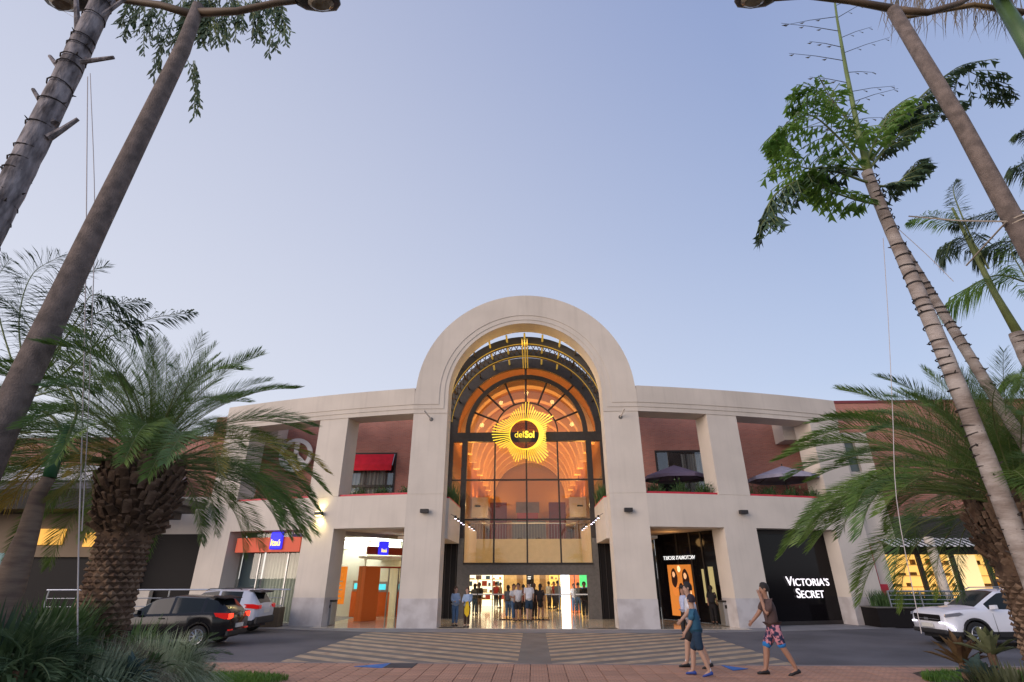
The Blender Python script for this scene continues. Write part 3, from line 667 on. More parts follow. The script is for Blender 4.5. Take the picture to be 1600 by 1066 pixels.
# wing bay 2 left: window with curtains and orange sign band
m = MB(); wing_bar(m, -1, 10.87, 15.2, .95, .965, .03, ZLL); wl = m.build('shop_window', M_glass, mall)
for X in (12.2, 13.9):
    m = MB(); wing_bar(m, -1, X - .03, X + .03, .92, 1.0, .03, ZLL, 1); m.build('mullion', M_steel, wl)
m = MB(); wing_bar(m, -1, 13.9, 15.2, 1.15, 1.2, .03, ZLL); m.build('blue_grey_blind', mat('blue_grey_blind', (.07, .12, .15), .6), mall)
n = 90; cm = MB(); P = [wing(-1, 10.9 + 3.0 * i / n, 1.35 + .04 * sin(i * 1.1), 0) for i in range(n + 1)]
for i in range(n): cm.quad((P[i].x, P[i].y, .05), (P[i + 1].x, P[i + 1].y, .05), (P[i + 1].x, P[i + 1].y, 4.1), (P[i].x, P[i].y, 4.1))
cm.build('curtain', mat('bank_curtain', (.50, .55, .47), .9), mall, fix=False)
m = MB(); wing_bar(m, -1, 10.87, 17.0, 6.0, 6.1, 0, 4.2); m.build('inner_wall', Mbankwall, mall)
bs = thing('bank_sign', wing(-1, 13, .3, 3.5), 'long orange sign band with a glowing blue logo block on the left shop window', 'sign')
m = MB(); wing_bar(m, -1, 11.15, 14.95, .30, .55, 3.17, 3.85); m.build('orange_band', mat('sign_orange', (.60, .075, .02), .5, emit=(.75, .08, .02), es=.12), bs)
c3 = wing(-1, 12.45, .2, 3.75)
lb = MB(); wing_bar(lb, -1, 12.12, 12.82, .16, .295, 3.28, 4.10, 1); lb.build('logo_block', emis('logo_blue', (.035, .03, .85), .9), bs, bevel=.07)
text_obj('Itaú', .42, 'lettering', emis('letter_yellow', (1, .78, .15), 1.1), bs, facing(c3.x - .02, c3.y - .06, 3.58, radians(-14)), .012, .004, scalex=.92)
# wing bay 2 right: black glass with white letters
m = MB(); wing_bar(m, 1, 10.87, 15.2, .80, .9, .03, ZLL); bg_ = m.build('black_window', M_blackgloss, mall)
m = MB(); wing_bar(m, 1, 10.9, 15.15, .76, .798, 3.95, 4.14); m.build('head_frame', M_dark, bg_)
m = MB(); wing_bar(m, 1, 10.9, 15.15, .76, .798, .03, .18); m.build('kick_plate', M_dark, bg_)
# planters outside etc.
vs = thing('shop_sign', wing(1, 13.1, .7, 1.8), "glowing white two line shop lettering on the black window of the right wing", 'sign')
pa = wing(1, 12.55, .72, 0); pb = wing(1, 15.0, .72, 0); an = math.atan2(pb.y - pa.y, pb.x - pa.x)
Mlet = emis('letter_white', (1.0, .93, 1.0), 1.05)
a_ = at_y(1223, 912, 2.5); b_ = at_y(1295, 912, 3.0)
wd = (Vector((b_.x, b_.y)) - Vector((a_.x, a_.y))).length
def word(big, rest, cxx, z, size, sp):
    # first letter taller (small capitals)
    t1 = (big, size * 1.28); out = []
    cu_w = {}
    def width(t, sz):
        cu = bpy.data.curves.new('w', 'FONT'); cu.body = t; cu.size = sz; cu.offset = .0; cu.space_character = 1.02
        o = bpy.data.objects.new('w', cu); COL.objects.link(o); bpy.context.view_layer.update(); wv = o.dimensions.x; bpy.data.objects.remove(o); return wv
    w1, w2 = width(big, size * 1.28), width(rest, size); tot = w1 + w2 + .035; x = -tot / 2
    base = z - size * .36
    for t, sz, ww in ((big, size * 1.28, w1), (rest, size, w2)):
        zc = base + sz * .36
        px = cxx + x + ww / 2
        q = pa + (pb - pa).normalized() * px
        text_obj(t, sz, 'lettering', Mlet, vs, facing(q.x, q.y, zc, an), .015, .0, 1.02)
        x += ww + .035
fx = ((at_y(1258, 915, 2.75) - pa).dot((pb - pa).normalized()))
word('V', "ICTORIA'S", fx, 1.80, .45, 1); word('S', "ECRET", fx, 1.28, .45, 1)
gs = at_y(1307, 897, 3.2)
tag(MB().box(gs.x - .35, gs.x + .3, 3.35, 3.38, gs.z - .12, gs.z + .12).build('green_reflection_panel', emis('green_dim', (.0, .45, .22), .35)), 'dim green reflection added as a glowing panel at the right edge of the black window', 'sign')  # glowing panel stands in for a green reflection in the black glass

# ---- delSol sun sign
CS = Vector((-.1, 4.78, 9.70)); PXM = .00394
ctrl = [(90, 480), (84, 525), (76, 470), (62, 400), (45, 440), (33, 520), (27, 470), (22, 360), (0, 315), (-15, 330), (-30, 375), (-43, 470), (-62, 485), (-75, 412), (-92, 358), (-108, 432), (-124, 361), (-140, 322), (-154, 428), (-172, 482), (-184, 492), (-196, 483), (-207, 422), (-225, 344), (-257, 413), (-270, 480)]
ctrl.sort()
def rl(a):
    a = (a + 270) % 360 - 270
    for (a0, r0), (a1, r1) in zip(ctrl, ctrl[1:]):
        if a0 <= a <= a1:
            t = (a - a0) / (a1 - a0); t = t * t * (3 - 2 * t); return r0 + (r1 - r0) * t
    return 470
sn = thing('sun_sign', CS, 'glowing yellow sunburst sign with a dark centre disc hanging in front of the arched glass', 'sign')
Mray = emis('ray_yellow', (1.0, .70, .04), 0.95, (.9, .7, .1)); Mray2 = emis('ray_yellow_bright', (1.0, .80, .10), 1.15, (.9, .7, .1))
NR = 66
for k in range(NR):
    a = 360 * k / NR; r1 = rl(((a + 90) % 360) - 270 if False else a - 360 if a > 90 else a) * PXM; r0 = .86; c, s_ = cos(radians(a)), sin(radians(a))
    w0, w1 = .012, .020
    m = MB(); m.hexa([(CS.x + r0 * c + w0 * s_, CS.y - .02, CS.z + r0 * s_ - w0 * c), (CS.x + r1 * c + w1 * s_, CS.y - .02, CS.z + r1 * s_ - w1 * c), (CS.x + r1 * c + w1 * s_, CS.y + .04, CS.z + r1 * s_ - w1 * c), (CS.x + r0 * c + w0 * s_, CS.y + .04, CS.z + r0 * s_ - w0 * c),
                      (CS.x + r0 * c - w0 * s_, CS.y - .02, CS.z + r0 * s_ + w0 * c), (CS.x + r1 * c - w1 * s_, CS.y - .02, CS.z + r1 * s_ + w1 * c), (CS.x + r1 * c - w1 * s_, CS.y + .04, CS.z + r1 * s_ + w1 * c), (CS.x + r0 * c - w0 * s_, CS.y + .04, CS.z + r0 * s_ + w0 * c)])
    m.build('ray', Mray2 if (a < 75 or a > 300) else Mray, sn)
# inner glowing ring, wider on the right where the swirl shows solid
m = MB(); N = 72; I = []; O = []
for i in range(N + 1):
    a = 2 * pi * i / N; dg = math.degrees(a); dg = dg if dg <= 180 else dg - 360
    ex = .03 + .24 * math.exp(-((dg - 8) / 62.0) ** 2); I.append(.85); O.append((.87 + ex, a))
m.strip([(CS.x + .85 * cos(a), CS.y - .005, CS.z + .85 * sin(a)) for r_, a in O], [(CS.x + r_ * cos(a), CS.y - .005, CS.z + r_ * sin(a)) for r_, a in O], [(CS.x + r_ * cos(a), CS.y + .035, CS.z + r_ * sin(a)) for r_, a in O], [(CS.x + .85 * cos(a), CS.y + .035, CS.z + .85 * sin(a)) for r_, a in O])
m.build('glow_ring', emis('ring_yellow', (1.0, .62, .02), .62, (.8, .6, .1)), sn)
m = MB(); m.prism([(.85 * cos(2 * pi * i / 48), .85 * sin(2 * pi * i / 48)) for i in range(48)], lambda u, v, t: (CS.x + u, t, CS.z + v), CS.y + .04, CS.y + .06)
m.build('disc', glass_mat('amber_disc', (.55, .42, .12), .03), sn)
text_obj('del', .52, 'lettering', Mray, sn, facing(CS.x - .31, CS.y - .03, CS.z - .04), .015, -.006, .92)
text_obj('Sol', .54, 'lettering', Mray, sn, facing(CS.x + .30, CS.y - .03, CS.z - .04), .015, .018, .95, scalex=.92)
for s in (-1, 1): MB().tube([(CS.x + s * .8, CS.y, CS.z + .1), (CS.x + s * .8, YG - .14, CS.z + .1)], .03, 6).build('bracket', M_dark, sn)
point('sign_glow', (CS.x, CS.y - .35, CS.z), 16, (1, .8, .15), .6)

# ---- wall lamps, flag brackets
def wlamp(c, ang, lit, label):
    t = thing('wall_lamp', (0, 0, 0), label, 'wall lamp', 'box lamps on the piers')
    m = MB(); m.box(-.19, .19, -.26, -.06, -.085, .085); m.build('housing', M_dark, t, bevel=.008)
    MB().box(-.06, .06, -.06, -.0, -.05, .05).build('bracket', M_dark, t)
    MB().box(-.15, .15, -.23, -.09, -.092, -.0855).build('lens', emis('lamp_lens_lit', (1, .85, .35), 18) if lit else M_greyhead, t)
    if lit: MB().box(-.15, .15, -.23, -.09, .0855, .092).build('lens', emis('lamp_lens_lit', (1, .85, .35), 18), t)
    t.rotation_euler.z = ang; t.location = c
    if lit:
        spot('wall_lamp_down', Vector(c) + Vector((0, -.19, -.16)), 48, (1, .80, .30), (radians(14), 0, 0), 130, .9, .06)
        spot('wall_lamp_up', Vector(c) + Vector((0, -.19, .16)), 24, (1, .80, .30), (pi - radians(14), 0, 0), 130, .9, .06)
wlamp((-4.75, -.0, 4.86), 0, False, 'black box wall lamp on the left central pier')
wlamp((4.72, -.0, 4.87), 0, False, 'black box wall lamp on the right central pier')
q = wing(-1, 10.05, 0, 4.85); wlamp(q, -math.atan(.24), True, 'lit wall lamp glowing yellow on the second left pier'); q = wing(1, 10.25, 0, 4.85); wlamp(q, math.atan(.24), False, 'black box wall lamp on the second right pier')
for s in (-1, 1):
    a0 = at_y(674 if s < 0 else 968, 654, 0); a1 = a0 + Vector((s * -.0, -.75, 0)); 
    t = thing('flag_bracket', a0, 'short white flag pole bracket on the %s central pier below the cornice' % ('left' if s < 0 else 'right'), 'bracket')
    e0 = at_y(674, 655.5, 0) if s < 0 else at_y(969.5, 652, 0)
    e1 = at_y(662.5, 641, -.55) if s < 0 else at_y(976, 638, -.55)
    MB().tube([e0 + Vector((0, .02, 0)), e1], .035, 8).build('pole', M_stucco, t); MB().tube([e0 + Vector((0, -.02, 0)), e0 + Vector((0, .0, 0))], .10, 10).build('plate', M_greyhead, t)
# ---- peace sign and companion letter on the left brick wall
pc = at_y(462, 711, 4.7)
ps = thing('peace_sign', pc, 'large white peace symbol on the red brick wall of the left wing', 'sign')
Mps = mat('sign_white_matt', (.80, .78, .76), .6)
m = MB(); R0, R1 = .74, .98; P = [2 * pi * i / 40 for i in range(41)]
m.strip([(pc.x + R0 * cos(a), 4.66, pc.z + R0 * sin(a)) for a in P], [(pc.x + R1 * cos(a), 4.66, pc.z + R1 * sin(a)) for a in P], [(pc.x + R1 * cos(a), 4.80, pc.z + R1 * sin(a)) for a in P], [(pc.x + R0 * cos(a), 4.80, pc.z + R0 * sin(a)) for a in P]); m.build('ring', Mps, ps)
for a in (90, 270, 222, 318):
    m = MB(); c, s_ = cos(radians(a)), sin(radians(a)); w_ = .13
    m.prism([(w_ * s_, -w_ * c), (R0 * c + w_ * s_, R0 * s_ - w_ * c), (R0 * c - w_ * s_, R0 * s_ + w_ * c), (-w_ * s_, w_ * c)], lambda u, v, t: (pc.x + u, t, pc.z + v), 4.67, 4.79); m.build('stroke', Mps, ps)
for (x, y) in ((pc.x - .3, 4.85), (pc.x + .3, 4.85)): MB().tube([(x, 4.75, pc.z - .85), (x, 5.0, pc.z - .85)], .03, 6).build('bracket', M_steel, ps)
pl = at_y(378, 715, 4.7)
tag(text_obj('O', 2.6, 'sign_letter', Mps, None, facing(pl.x, 4.72, pl.z), .07, .05), 'big white round letter half hidden by palm fronds left of the peace symbol', 'sign')
# ---- litter bins
def bin_(x, y, ang, label, post):
    t = thing('litter_bin', (0, 0, 0), label, 'litter bin')
    MB().box(-.2, .2, -.18, .18, .03, .98).build('body', M_steel, t, bevel=.02); MB().box(-.22, .22, -.2, .2, .985, 1.05).build('lid', M_dark, t, bevel=.01)
    MB().box(-.13, .13, -.188, -.181, .72, .86).build('slot', M_black, t)
    t.location = (x, y, .02); t.rotation_euler.z = ang
    return t
bin_(9.02, 1.62, .35, 'grey steel litter bin beside the second right pier', 1)
tag(MB().box(9.26, 9.36, 1.35, 1.45, .02, 1.1).build('bollard', mat('ochre_post', (.5, .28, .04), .6)), 'slim ochre post between the right litter bin and the pier', 'post')
bin_(-9.15, 1.35, -.3, 'grey steel litter bin beside the second left pier', 1)
tag(MB().box(-9.52, -9.40, 1.05, 1.35, .02, 1.12).build('bollard', M_black), 'black slab post against the second left pier beside the bin', 'post')
# ---- parasols on the terrace
def parasol(cx, cy, zt, r, label, m_c):
    t = thing('parasol', (cx, cy, 4.62), label, 'parasol', 'parasols on the right terraces')
    m = MB(); k = 8; vs_ = [(cx, cy, zt)]
    ring = [(cx + r * cos(2 * pi * i / k + pi / 8), cy + r * .8 * sin(2 * pi * i / k + pi / 8), zt - .62) for i in range(k)]
    low = [(a, b, c - .16) for a, b, c in ring]
    m.add([(cx, cy, zt)] + ring, [(0, 1 + i, 1 + (i + 1) % k) for i in range(k)]); m.build('canopy', m_c, t, fix=False)
    m = MB()
    for i in range(k): m.quad(ring[i], ring[(i + 1) % k], low[(i + 1) % k], low[i])
    m.build('valance', m_c, t, fix=False)
    m = MB(); 
    for i in range(k): m.tube([(cx, cy, zt - .05), tuple(Vector(ring[i]) - Vector((0, 0, .03)))], .012, 5)
    m.build('rib', M_dark, t); MB().tube([(cx, cy, 4.62), (cx, cy, zt + .1)], .03, 8).build('pole', M_dark, t)
Mplum = mat('plum_canvas', (.13, .10, .16), .85, var=.1, scale=3); Mplum2 = mat('faded_plum_canvas', (.30, .28, .36), .85, var=.1, scale=3)
q = at_y(1053, 727, 3.2); parasol(q.x, 3.2, q.z, 1.75, 'dark plum parasol on the inner right terrace in front of the window', Mplum)
q = at_y(1214, 730, 4.0); parasol(q.x, 3.4, q.z - .05, 1.9, 'faded grey plum parasol on the outer right terrace before bare brick', Mplum2)

# ================================================================ SIDE BUILDINGS
# right: tall brick block and cafe
rb = thing('brick_building', (24, 8, 0), 'tall red brick block beyond the right end of the curved wing', 'building')
MB().box(17.5, 60, 8.0, 8.3, 3.8, 12.35).build('wall', M_brick, rb); MB().box(17.5, 60, 7.94, 8.36, 12.35, 12.52).build('coping', mat('maroon_coping', (.18, .03, .035), .6), rb)
q = [at_y(1318, 690, 4.3), at_y(1340, 720, 4.3)]
m = MB(); xw0, xw1, zw0, zw1 = q[0].x, q[1].x + .1, q[1].z - .6, q[0].z
m.box(16.5, xw0, 4.3, 4.6, 3.6, zw1 + .5); m.box(xw1, xw1 + .75, 4.3, 4.6, 3.6, zw1 + .5); m.box(xw0, xw1, 4.3, 4.6, zw1, zw1 + .5); m.box(xw0, xw1, 4.3, 4.6, 3.6, zw0)
m.build('stucco_wall', M_stucco, rb); MB().box(xw0, xw1, 4.5, 4.52, zw0, zw1).build('window', mat('window_grey_green', (.10, .13, .12), .2), rb)
MB().box(16.6, 18.2, 3.9, 4.2, 0.02, 3.6).build('stucco_wall', M_stucco, rb)
MB().box(18.2, 40, 4.5, 4.7, 3.35, 4.9).build('dark_fascia', M_dark, rb); MB().box(18.2, 40, 4.5, 8, 4.9, 5.0).build('flat_roof', M_greyhead, rb)
cafe = gpart('cafe_front', rb)
MB().box(18.2, 40, 7.0, 7.1, .02, 3.4).build('lit_wall', emis('cafe_yellow', (1.0, .58, .14), .85, (.8, .5, .2), var=.0), cafe)
for z in (1.0, 1.55, 2.1, 2.65): MB().box(18.3, 30, 6.7, 6.98, z - .02, z + .01).build('shelf', mat('shelf_wood', (.35, .16, .05), .6), cafe)
items = MB()
for z in (1.02, 1.57, 2.12, 2.67):
    x = 18.4
    while x < 29.5:
        ww = random.uniform(.08, .4); hh = random.uniform(.1, .3)
        if random.random() < .6: items.box(x, x + ww, 6.75, 6.93, z, z + hh)
        x += ww + random.uniform(.08, .5)
items.build('shelf_goods', mat('cafe_goods', (.12, .06, .02), .7, col2=(.5, .25, .06), scale=4), cafe)['kind'] = 'stuff'
for x in (18.4, 20.2, 21.9, 23.6, 25.3, 27.0): MB().box(x - .1, x + .1, 4.45, 4.6, .02, 3.35).build('post', M_dark, cafe)
MB().box(18.2, 40, 4.4, 4.5, 3.10, 3.35).build('head_beam', M_dark, cafe)
MB().box(22.2, 23.6, 5.2, 5.25, 1.1, 3.1).build('menu_board', emis('menu_cream', (1, .72, .35), .9), cafe)
tag(MB().tube([(20.4, 3.6, 0), (20.4, 3.6, 3.9)], .22, 14).build('cafe_column', M_stucco, smooth=True), 'round grey column in front of the cafe at the right', 'column')
# striped awning
awn = thing('striped_awning', (21, 3.6, 3.7), 'white and dark striped awning above the right cafe', 'awning')
x = 18.3; k = 0
while x < 24:
    MB().hexa([(x, 3.2, 3.42), (x + .16, 3.2, 3.42), (x + .16, 4.4, 3.86), (x, 4.4, 3.86), (x, 3.2, 3.45), (x + .16, 3.2, 3.45), (x + .16, 4.4, 3.89), (x, 4.4, 3.89)]).build('stripe', M_white if k % 2 == 0 else M_black, awn); x += .162; k += 1
rp = thing('hydrant_pipe', (17.4, 3.8, 0), 'red hydrant pipe running down the pale wall to a red box', 'pipe')
MB().tube([(17.1, 3.83, 3.5), (17.55, 3.83, 1.6)] if False else [(17.5, 3.83, 3.6), (17.5, 3.83, 1.7)], .04, 8).build('pipe', M_redled, rp); MB().box(17.2, 17.75, 3.6, 3.88, 1.2, 1.72).build('cabinet', M_redled, rp)
# right planter and railing
pt = thing('planter', (20, 1.5, 0), 'long black planter box along the right walkway under the railing', 'planter')
MB().box(15.55, 33, 1.2, 2.6, .02, .78).build('box', M_black, pt); MB().box(15.5, 33, 1.15, 2.65, .785, .83).build('rim', M_greyhead, pt)
rl_ = thing('railing', (20, 1.3, .8), 'grey steel railing with three rails on the right planter', 'railing')
for z in (.95, 1.12, 1.29, 1.46): MB().tube([(16.3, 1.35, z), (33, 1.35, z)], .022 if z < 1.4 else .035, 8).build('rail', M_steel, rl_)
for k in range(12): MB().box(16.3 + k * 1.4 - .025, 16.3 + k * 1.4 + .025, 1.32, 1.38, .83, 1.46).build('post', M_steel, rl_)
# left: brick block, pale cornice band, dark canopy, black shopfronts
lb_ = thing('brick_building', (-27, 7, 0), 'red brick block with a pale cornice band and dark canopy at the far left', 'building')
MB().box(-60, -19.0, 6.0, 6.3, 3.8, 9.9).build('wall', M_brick, lb_); MB().box(-60, -19, 5.94, 6.36, 9.9, 10.05).build('coping', mat('maroon_coping', (.18, .03, .035), .6), lb_)
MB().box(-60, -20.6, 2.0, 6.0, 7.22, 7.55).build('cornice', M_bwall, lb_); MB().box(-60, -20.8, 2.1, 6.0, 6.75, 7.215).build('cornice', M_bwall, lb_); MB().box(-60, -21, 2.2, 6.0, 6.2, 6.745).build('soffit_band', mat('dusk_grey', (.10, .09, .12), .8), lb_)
MB().box(-60, -20.8, 1.2, 6.0, 5.2, 6.19).build('canopy', M_black, lb_)
MB().box(-60, -21.5, 3.4, 3.6, 3.0, 5.5).build('shop_fascia', mat('fascia_ochre', (.20, .14, .085), .7, var=.15, scale=.4), lb_)
MB().box(-27.5, -24.8, 3.3, 3.395, 3.6, 4.4).build('lit_panel', emis('lit_panel_ochre', (1, .5, .08), .7), lb_); MB().box(-23.6, -22.7, 3.3, 3.395, 3.5, 4.2).build('lit_panel', emis('lit_panel_ochre', (1, .5, .08), .7), lb_)
MB().box(-60, -21.4, 3.6, 3.8, .02, 3.0).build('shop_front', M_black, lb_)
MB().box(-32.5, -27.0, 3.3, 3.5, 1.6, 3.2).build('teal_panel', mat('teal_panel', (.10, .25, .28), .4), lb_)
MB().box(-21.4, -16.9, 4.6, 4.9, .02, 6.2).build('stucco_wall', M_stucco, lb_)
a = at_y(247, 838, 4.55); b = at_y(300, 925, 4.55)
MB().box(a.x - .6, b.x + 1.1, 4.5, 4.59, .02, a.z + .1).build('black_door', M_black, lb_)
MB().box(-20.9, -20.7, 4.4, 4.6, .02, 4.2).build('pillar', M_greyhead, lb_); MB().box(-20.6, -19.9, 4.2, 4.6, .02, 1.4).build('pedestal', M_stucco, lb_)
# zigzag dark canopy piece next to the left end pier
a = at_y(285, 800, 1.0)
m = MB(); m.box(-20.5, -17.2, .6, 3.0, 5.35, 5.65); m.box(-20.5, -17.7, .5, 3.0, 5.10, 5.345); m.box(-20.5, -18.4, .4, 3.0, 4.8, 5.095); m.build('stepped_canopy', M_greyhead, lb_)
# left railing (silver) on a raised edge and a brown planter
rl2 = thing('railing', (-18, -.6, 0), 'silver two rail barrier behind the black car and the date palm', 'railing')
for z in (.85, 1.18): MB().tube([(-21.2, -.6, z), (-11.2, .9, z)], .02, 8).build('rail', M_steel, rl2)
MB().tube([(-21.3, -.6, 1.52), (-11.0, .95, 1.52)], .035, 8).build('handrail', mat('pale_steel', (.62, .63, .66), .3, metal=.7), rl2)
for k in range(7):
    t_ = k / 6; x = -21.2 + 10.0 * t_; y = -.6 + 1.5 * t_; MB().tube([(x - .0, y, .02), (x, y, 1.5)], .03, 8).build('post', M_steel, rl2)
pt = thing('planter', (-12.3, .2, 0), 'brown metal planter box beside the silver car at the second left pier', 'planter')
MB().hexa([(-15.4, -.35, .02), (-11.1, .35, .02), (-11.1, .95, .02), (-15.4, .25, .02), (-15.4, -.35, .80), (-11.1, .35, .80), (-11.1, .95, .80), (-15.4, .25, .80)]).build('box', mat('corten_brown', (.085, .06, .035), .6, var=.2), pt)
# kerb ramps with blue flares
def ramp(x0, x1, sgn, label, dark=True):
    t = thing('kerb_ramp', ((x0 + x1) / 2, -10.6, .1), label, 'kerb ramp')
    if dark: MB().box(x0, x1, -11.15, -10.47, .118, .124).build('ramp_plate', mat('ramp_dark', (.05, .045, .05), .8, var=.2), t)
    f = x0 if sgn < 0 else x1
    MB().prism([(f, -10.47), (f + sgn * .02, -11.2), (f + sgn * .75, -11.0)], lambda u, v, w2: (u, v, w2), .119, .127).build('blue_flare', mat('ramp_blue', (.015, .14, .45), .6, var=.15), t)
q0 = at_z(600, 1043, .12); q1 = at_z(648, 1040, .12)
ramp(q0.x, q1.x, -1, 'dark kerb ramp with a blue flare left of the middle of the pavement')
q0 = at_z(1138, 1045, .12)
tag(MB().prism([(q0.x, -10.48), (q0.x + .02, -11.25), (q0.x + .45, -11.0)], lambda u, v, w2: (u, v, w2), .119, .127).build('kerb_ramp', mat('ramp_blue', (.015, .14, .45), .6, var=.15)), 'bright blue triangular kerb ramp flare right beside the walking boys', 'kerb ramp')

# ================================================================ VEGETATION
def leafmat(name, c1, c2, rough=.55, scale=2.5, trans=.25):
    m = bpy.data.materials.new(name); m.use_nodes = True; n = m.node_tree; b = n.nodes['Principled BSDF']
    tcn = n.nodes.new('ShaderNodeTexCoord'); no = n.nodes.new('ShaderNodeTexNoise'); no.inputs['Scale'].default_value = scale; no.inputs['Detail'].default_value = 6
    oi = n.nodes.new('ShaderNodeObjectInfo'); ad = n.nodes.new('ShaderNodeVectorMath'); ad.operation = 'ADD'
    n.links.new(tcn.outputs['Object'], ad.inputs[0]); n.links.new(oi.outputs['Random'], ad.inputs[1]); n.links.new(ad.outputs[0], no.inputs['Vector'])
    r = n.nodes.new('ShaderNodeValToRGB'); r.color_ramp.elements[0].position = .33; r.color_ramp.elements[1].position = .67
    r.color_ramp.elements[0].color = (*c1, 1); r.color_ramp.elements[1].color = (*c2, 1)
    n.links.new(no.outputs['Fac'], r.inputs[0]); n.links.new(r.outputs[0], b.inputs['Base Color']); b.inputs['Roughness'].default_value = rough
    b.inputs['Specular IOR Level'].default_value = .35
    tl = n.nodes.new('ShaderNodeBsdfTranslucent'); n.links.new(r.outputs[0], tl.inputs['Color']); mx = n.nodes.new('ShaderNodeMixShader'); mx.inputs[0].default_value = trans
    o = n.nodes['Material Output']; n.links.new(b.outputs[0], mx.inputs[1]); n.links.new(tl.outputs[0], mx.inputs[2]); n.links.new(mx.outputs[0], o.inputs[0])
    return m
M_date = leafmat('date_palm_green', (.055, .11, .02), (.17, .26, .05))
M_date2 = leafmat('date_palm_pale', (.07, .14, .045), (.19, .29, .10))
M_yel = leafmat('yellowing_frond', (.30, .19, .03), (.48, .34, .06))
M_half = leafmat('half_yellow_frond', (.07, .12, .03), (.36, .27, .05), scale=1.2)
M_fish = leafmat('fishtail_green', (.09, .19, .035), (.26, .42, .08), trans=.45)
M_fishd = leafmat('fishtail_dark', (.03, .055, .03), (.07, .12, .05))
M_queen = leafmat('queen_palm_green', (.025, .05, .022), (.06, .10, .035))
M_cycad = leafmat('cycad_green', (.045, .085, .04), (.12, .18, .08))
M_rach = mat('frond_stalk', (.16, .19, .06), .6, var=.2)
M_rachd = mat('dry_stalk', (.20, .13, .06), .8, var=.3)
M_boot = mat('palm_boot', (.055, .030, .018), .9, col2=(.19, .115, .07), scale=5, bump=.6, bscale=25)
M_boot2 = mat('palm_boot_pale', (.10, .055, .035), .9, col2=(.26, .17, .11), scale=6, bump=.6, bscale=25)
M_ring = mat('ringed_palm_bark', (.22, .17, .14), .85, col2=(.42, .36, .32), scale=3, bump=.7, bscale=14, stretch=(1, 1, 3))
M_ringd = mat('rough_palm_bark', (.07, .058, .058), .9, col2=(.36, .32, .32), scale=6, bump=.9, bscale=18, stretch=(2, 2, .6))
M_scar = mat('leaf_scar', (.05, .04, .035), .95)
M_pole = mat('weathered_pole', (.165, .125, .105), .85, var=.30, scale=9, bump=.6, bscale=70, detail=12)

def crv(pts, n):  # catmull-rom through pts, n samples
    P = [Vector(p) for p in pts]; P = [P[0] * 2 - P[1]] + P + [P[-1] * 2 - P[-2]]; out = []
    S = len(P) - 3
    for i in range(n):
        u = i / (n - 1) * S; k = min(int(u), S - 1); t = u - k
        a, b, c, d = P[k:k + 4]
        out.append(.5 * ((2 * b) + (c - a) * t + (2 * a - 5 * b + 4 * c - d) * t * t + (3 * b - a - 3 * c + d) * t ** 3))
    return out
def pinnate(pts, leaf, n, droop=.3, fwd=.55, width=.011, vee=.35, seed=0, t0=.12, gap=0.0, messy=.12, stalk=.018, double=False, upn=None, endleaf=.35):
    """leaf blades along a stalk; returns (blades MB, stalk MB)"""
    rr = random.Random(seed); P = crv(pts, 40); mb = MB(); st = MB(); st.tube(P, [stalk * (1 - .85 * i / 39) for i in range(40)], 5)
    for i in range(n):
        u = i / (n - 1); t = t0 + (1 - t0) * u; f = t * 38.999; k = int(f); p = P[k].lerp(P[k + 1], f - k); tg_ = (P[k + 1] - P[k]).normalized()
        up = upn or Vector((0, 0, 1)); sd = tg_.cross(up); sd = sd.normalized() if sd.length > .05 else Vector((1, 0, 0)); nr = sd.cross(tg_)
        L_ = leaf * min(1.0, .38 + 3.2 * u) * (1 - (1 - endleaf) * max(0, (u - .55) / .45) ** 1.6) * rr.uniform(.88, 1.1)
        for sg in (-1, 1):
            if rr.random() < gap: continue
            a = fwd + .5 * u + rr.uniform(-messy, messy)
            d = (sd * sg * cos(a) + tg_ * sin(a) + nr * (vee + rr.uniform(-messy, messy))).normalized()
            m1 = p + d * L_ * .5 + Vector((0, 0, -1)) * L_ * droop * .18; e = p + d * L_ * (1 - .25 * droop) + Vector((0, 0, -1)) * L_ * droop * .75
            wv = tg_.cross(d).cross(d).normalized() * width * rr.uniform(.8, 1.2)
            wv = (wv * .6 + tg_ * width * .8)
            mb.add([p - wv * .5, p + wv * .5, m1 + wv, m1 - wv, e], [(0, 1, 2, 3), (3, 2, 4)])
    return mb, st
# --- reusable date palm frond meshes (local: start at origin, +X outward)
def frond_mesh(e0, e1, L, leaf, n, seed, m):
    rr = random.Random(seed); pts = [Vector((0, 0, 0))]; N = 7; tw = rr.uniform(-.25, .25)
    for i in range(N):
        e = radians(e0 + (e1 - e0) * ((i + .5) / N) ** 1.15); a = tw * (i / N)
        pts.append(pts[-1] + Vector((cos(e) * cos(a), cos(e) * sin(a), sin(e))) * L / N)
    mb, st = pinnate(pts, leaf, n, droop=.14, fwd=.66, width=.019, vee=.30, seed=seed, t0=.06, stalk=.012)
    nf = len(mb.f); mb.add(st.v, st.f)
    me = mb.mesh('frond'); me.materials.append(m); me.materials.append(M_rach)
    for i, p in enumerate(me.polygons): p.material_index = 0 if i < nf else 1
    return me
classes = [(84, 50), (68, 12), (50, -22), (28, -48), (8, -66)]
FR = {}
for ci, (a, b) in enumerate(classes):
    for v_ in range(2):
        for mi, m_ in enumerate((M_date, M_date2)): FR[(ci, v_, mi)] = frond_mesh(a, b, 2.7, .48, 165, ci * 10 + v_, m_)
FY = [frond_mesh(20, -62, 1.9, .36, 90, 91, M_yel), frond_mesh(35, -50, 2.3, .38, 100, 92, M_half)]
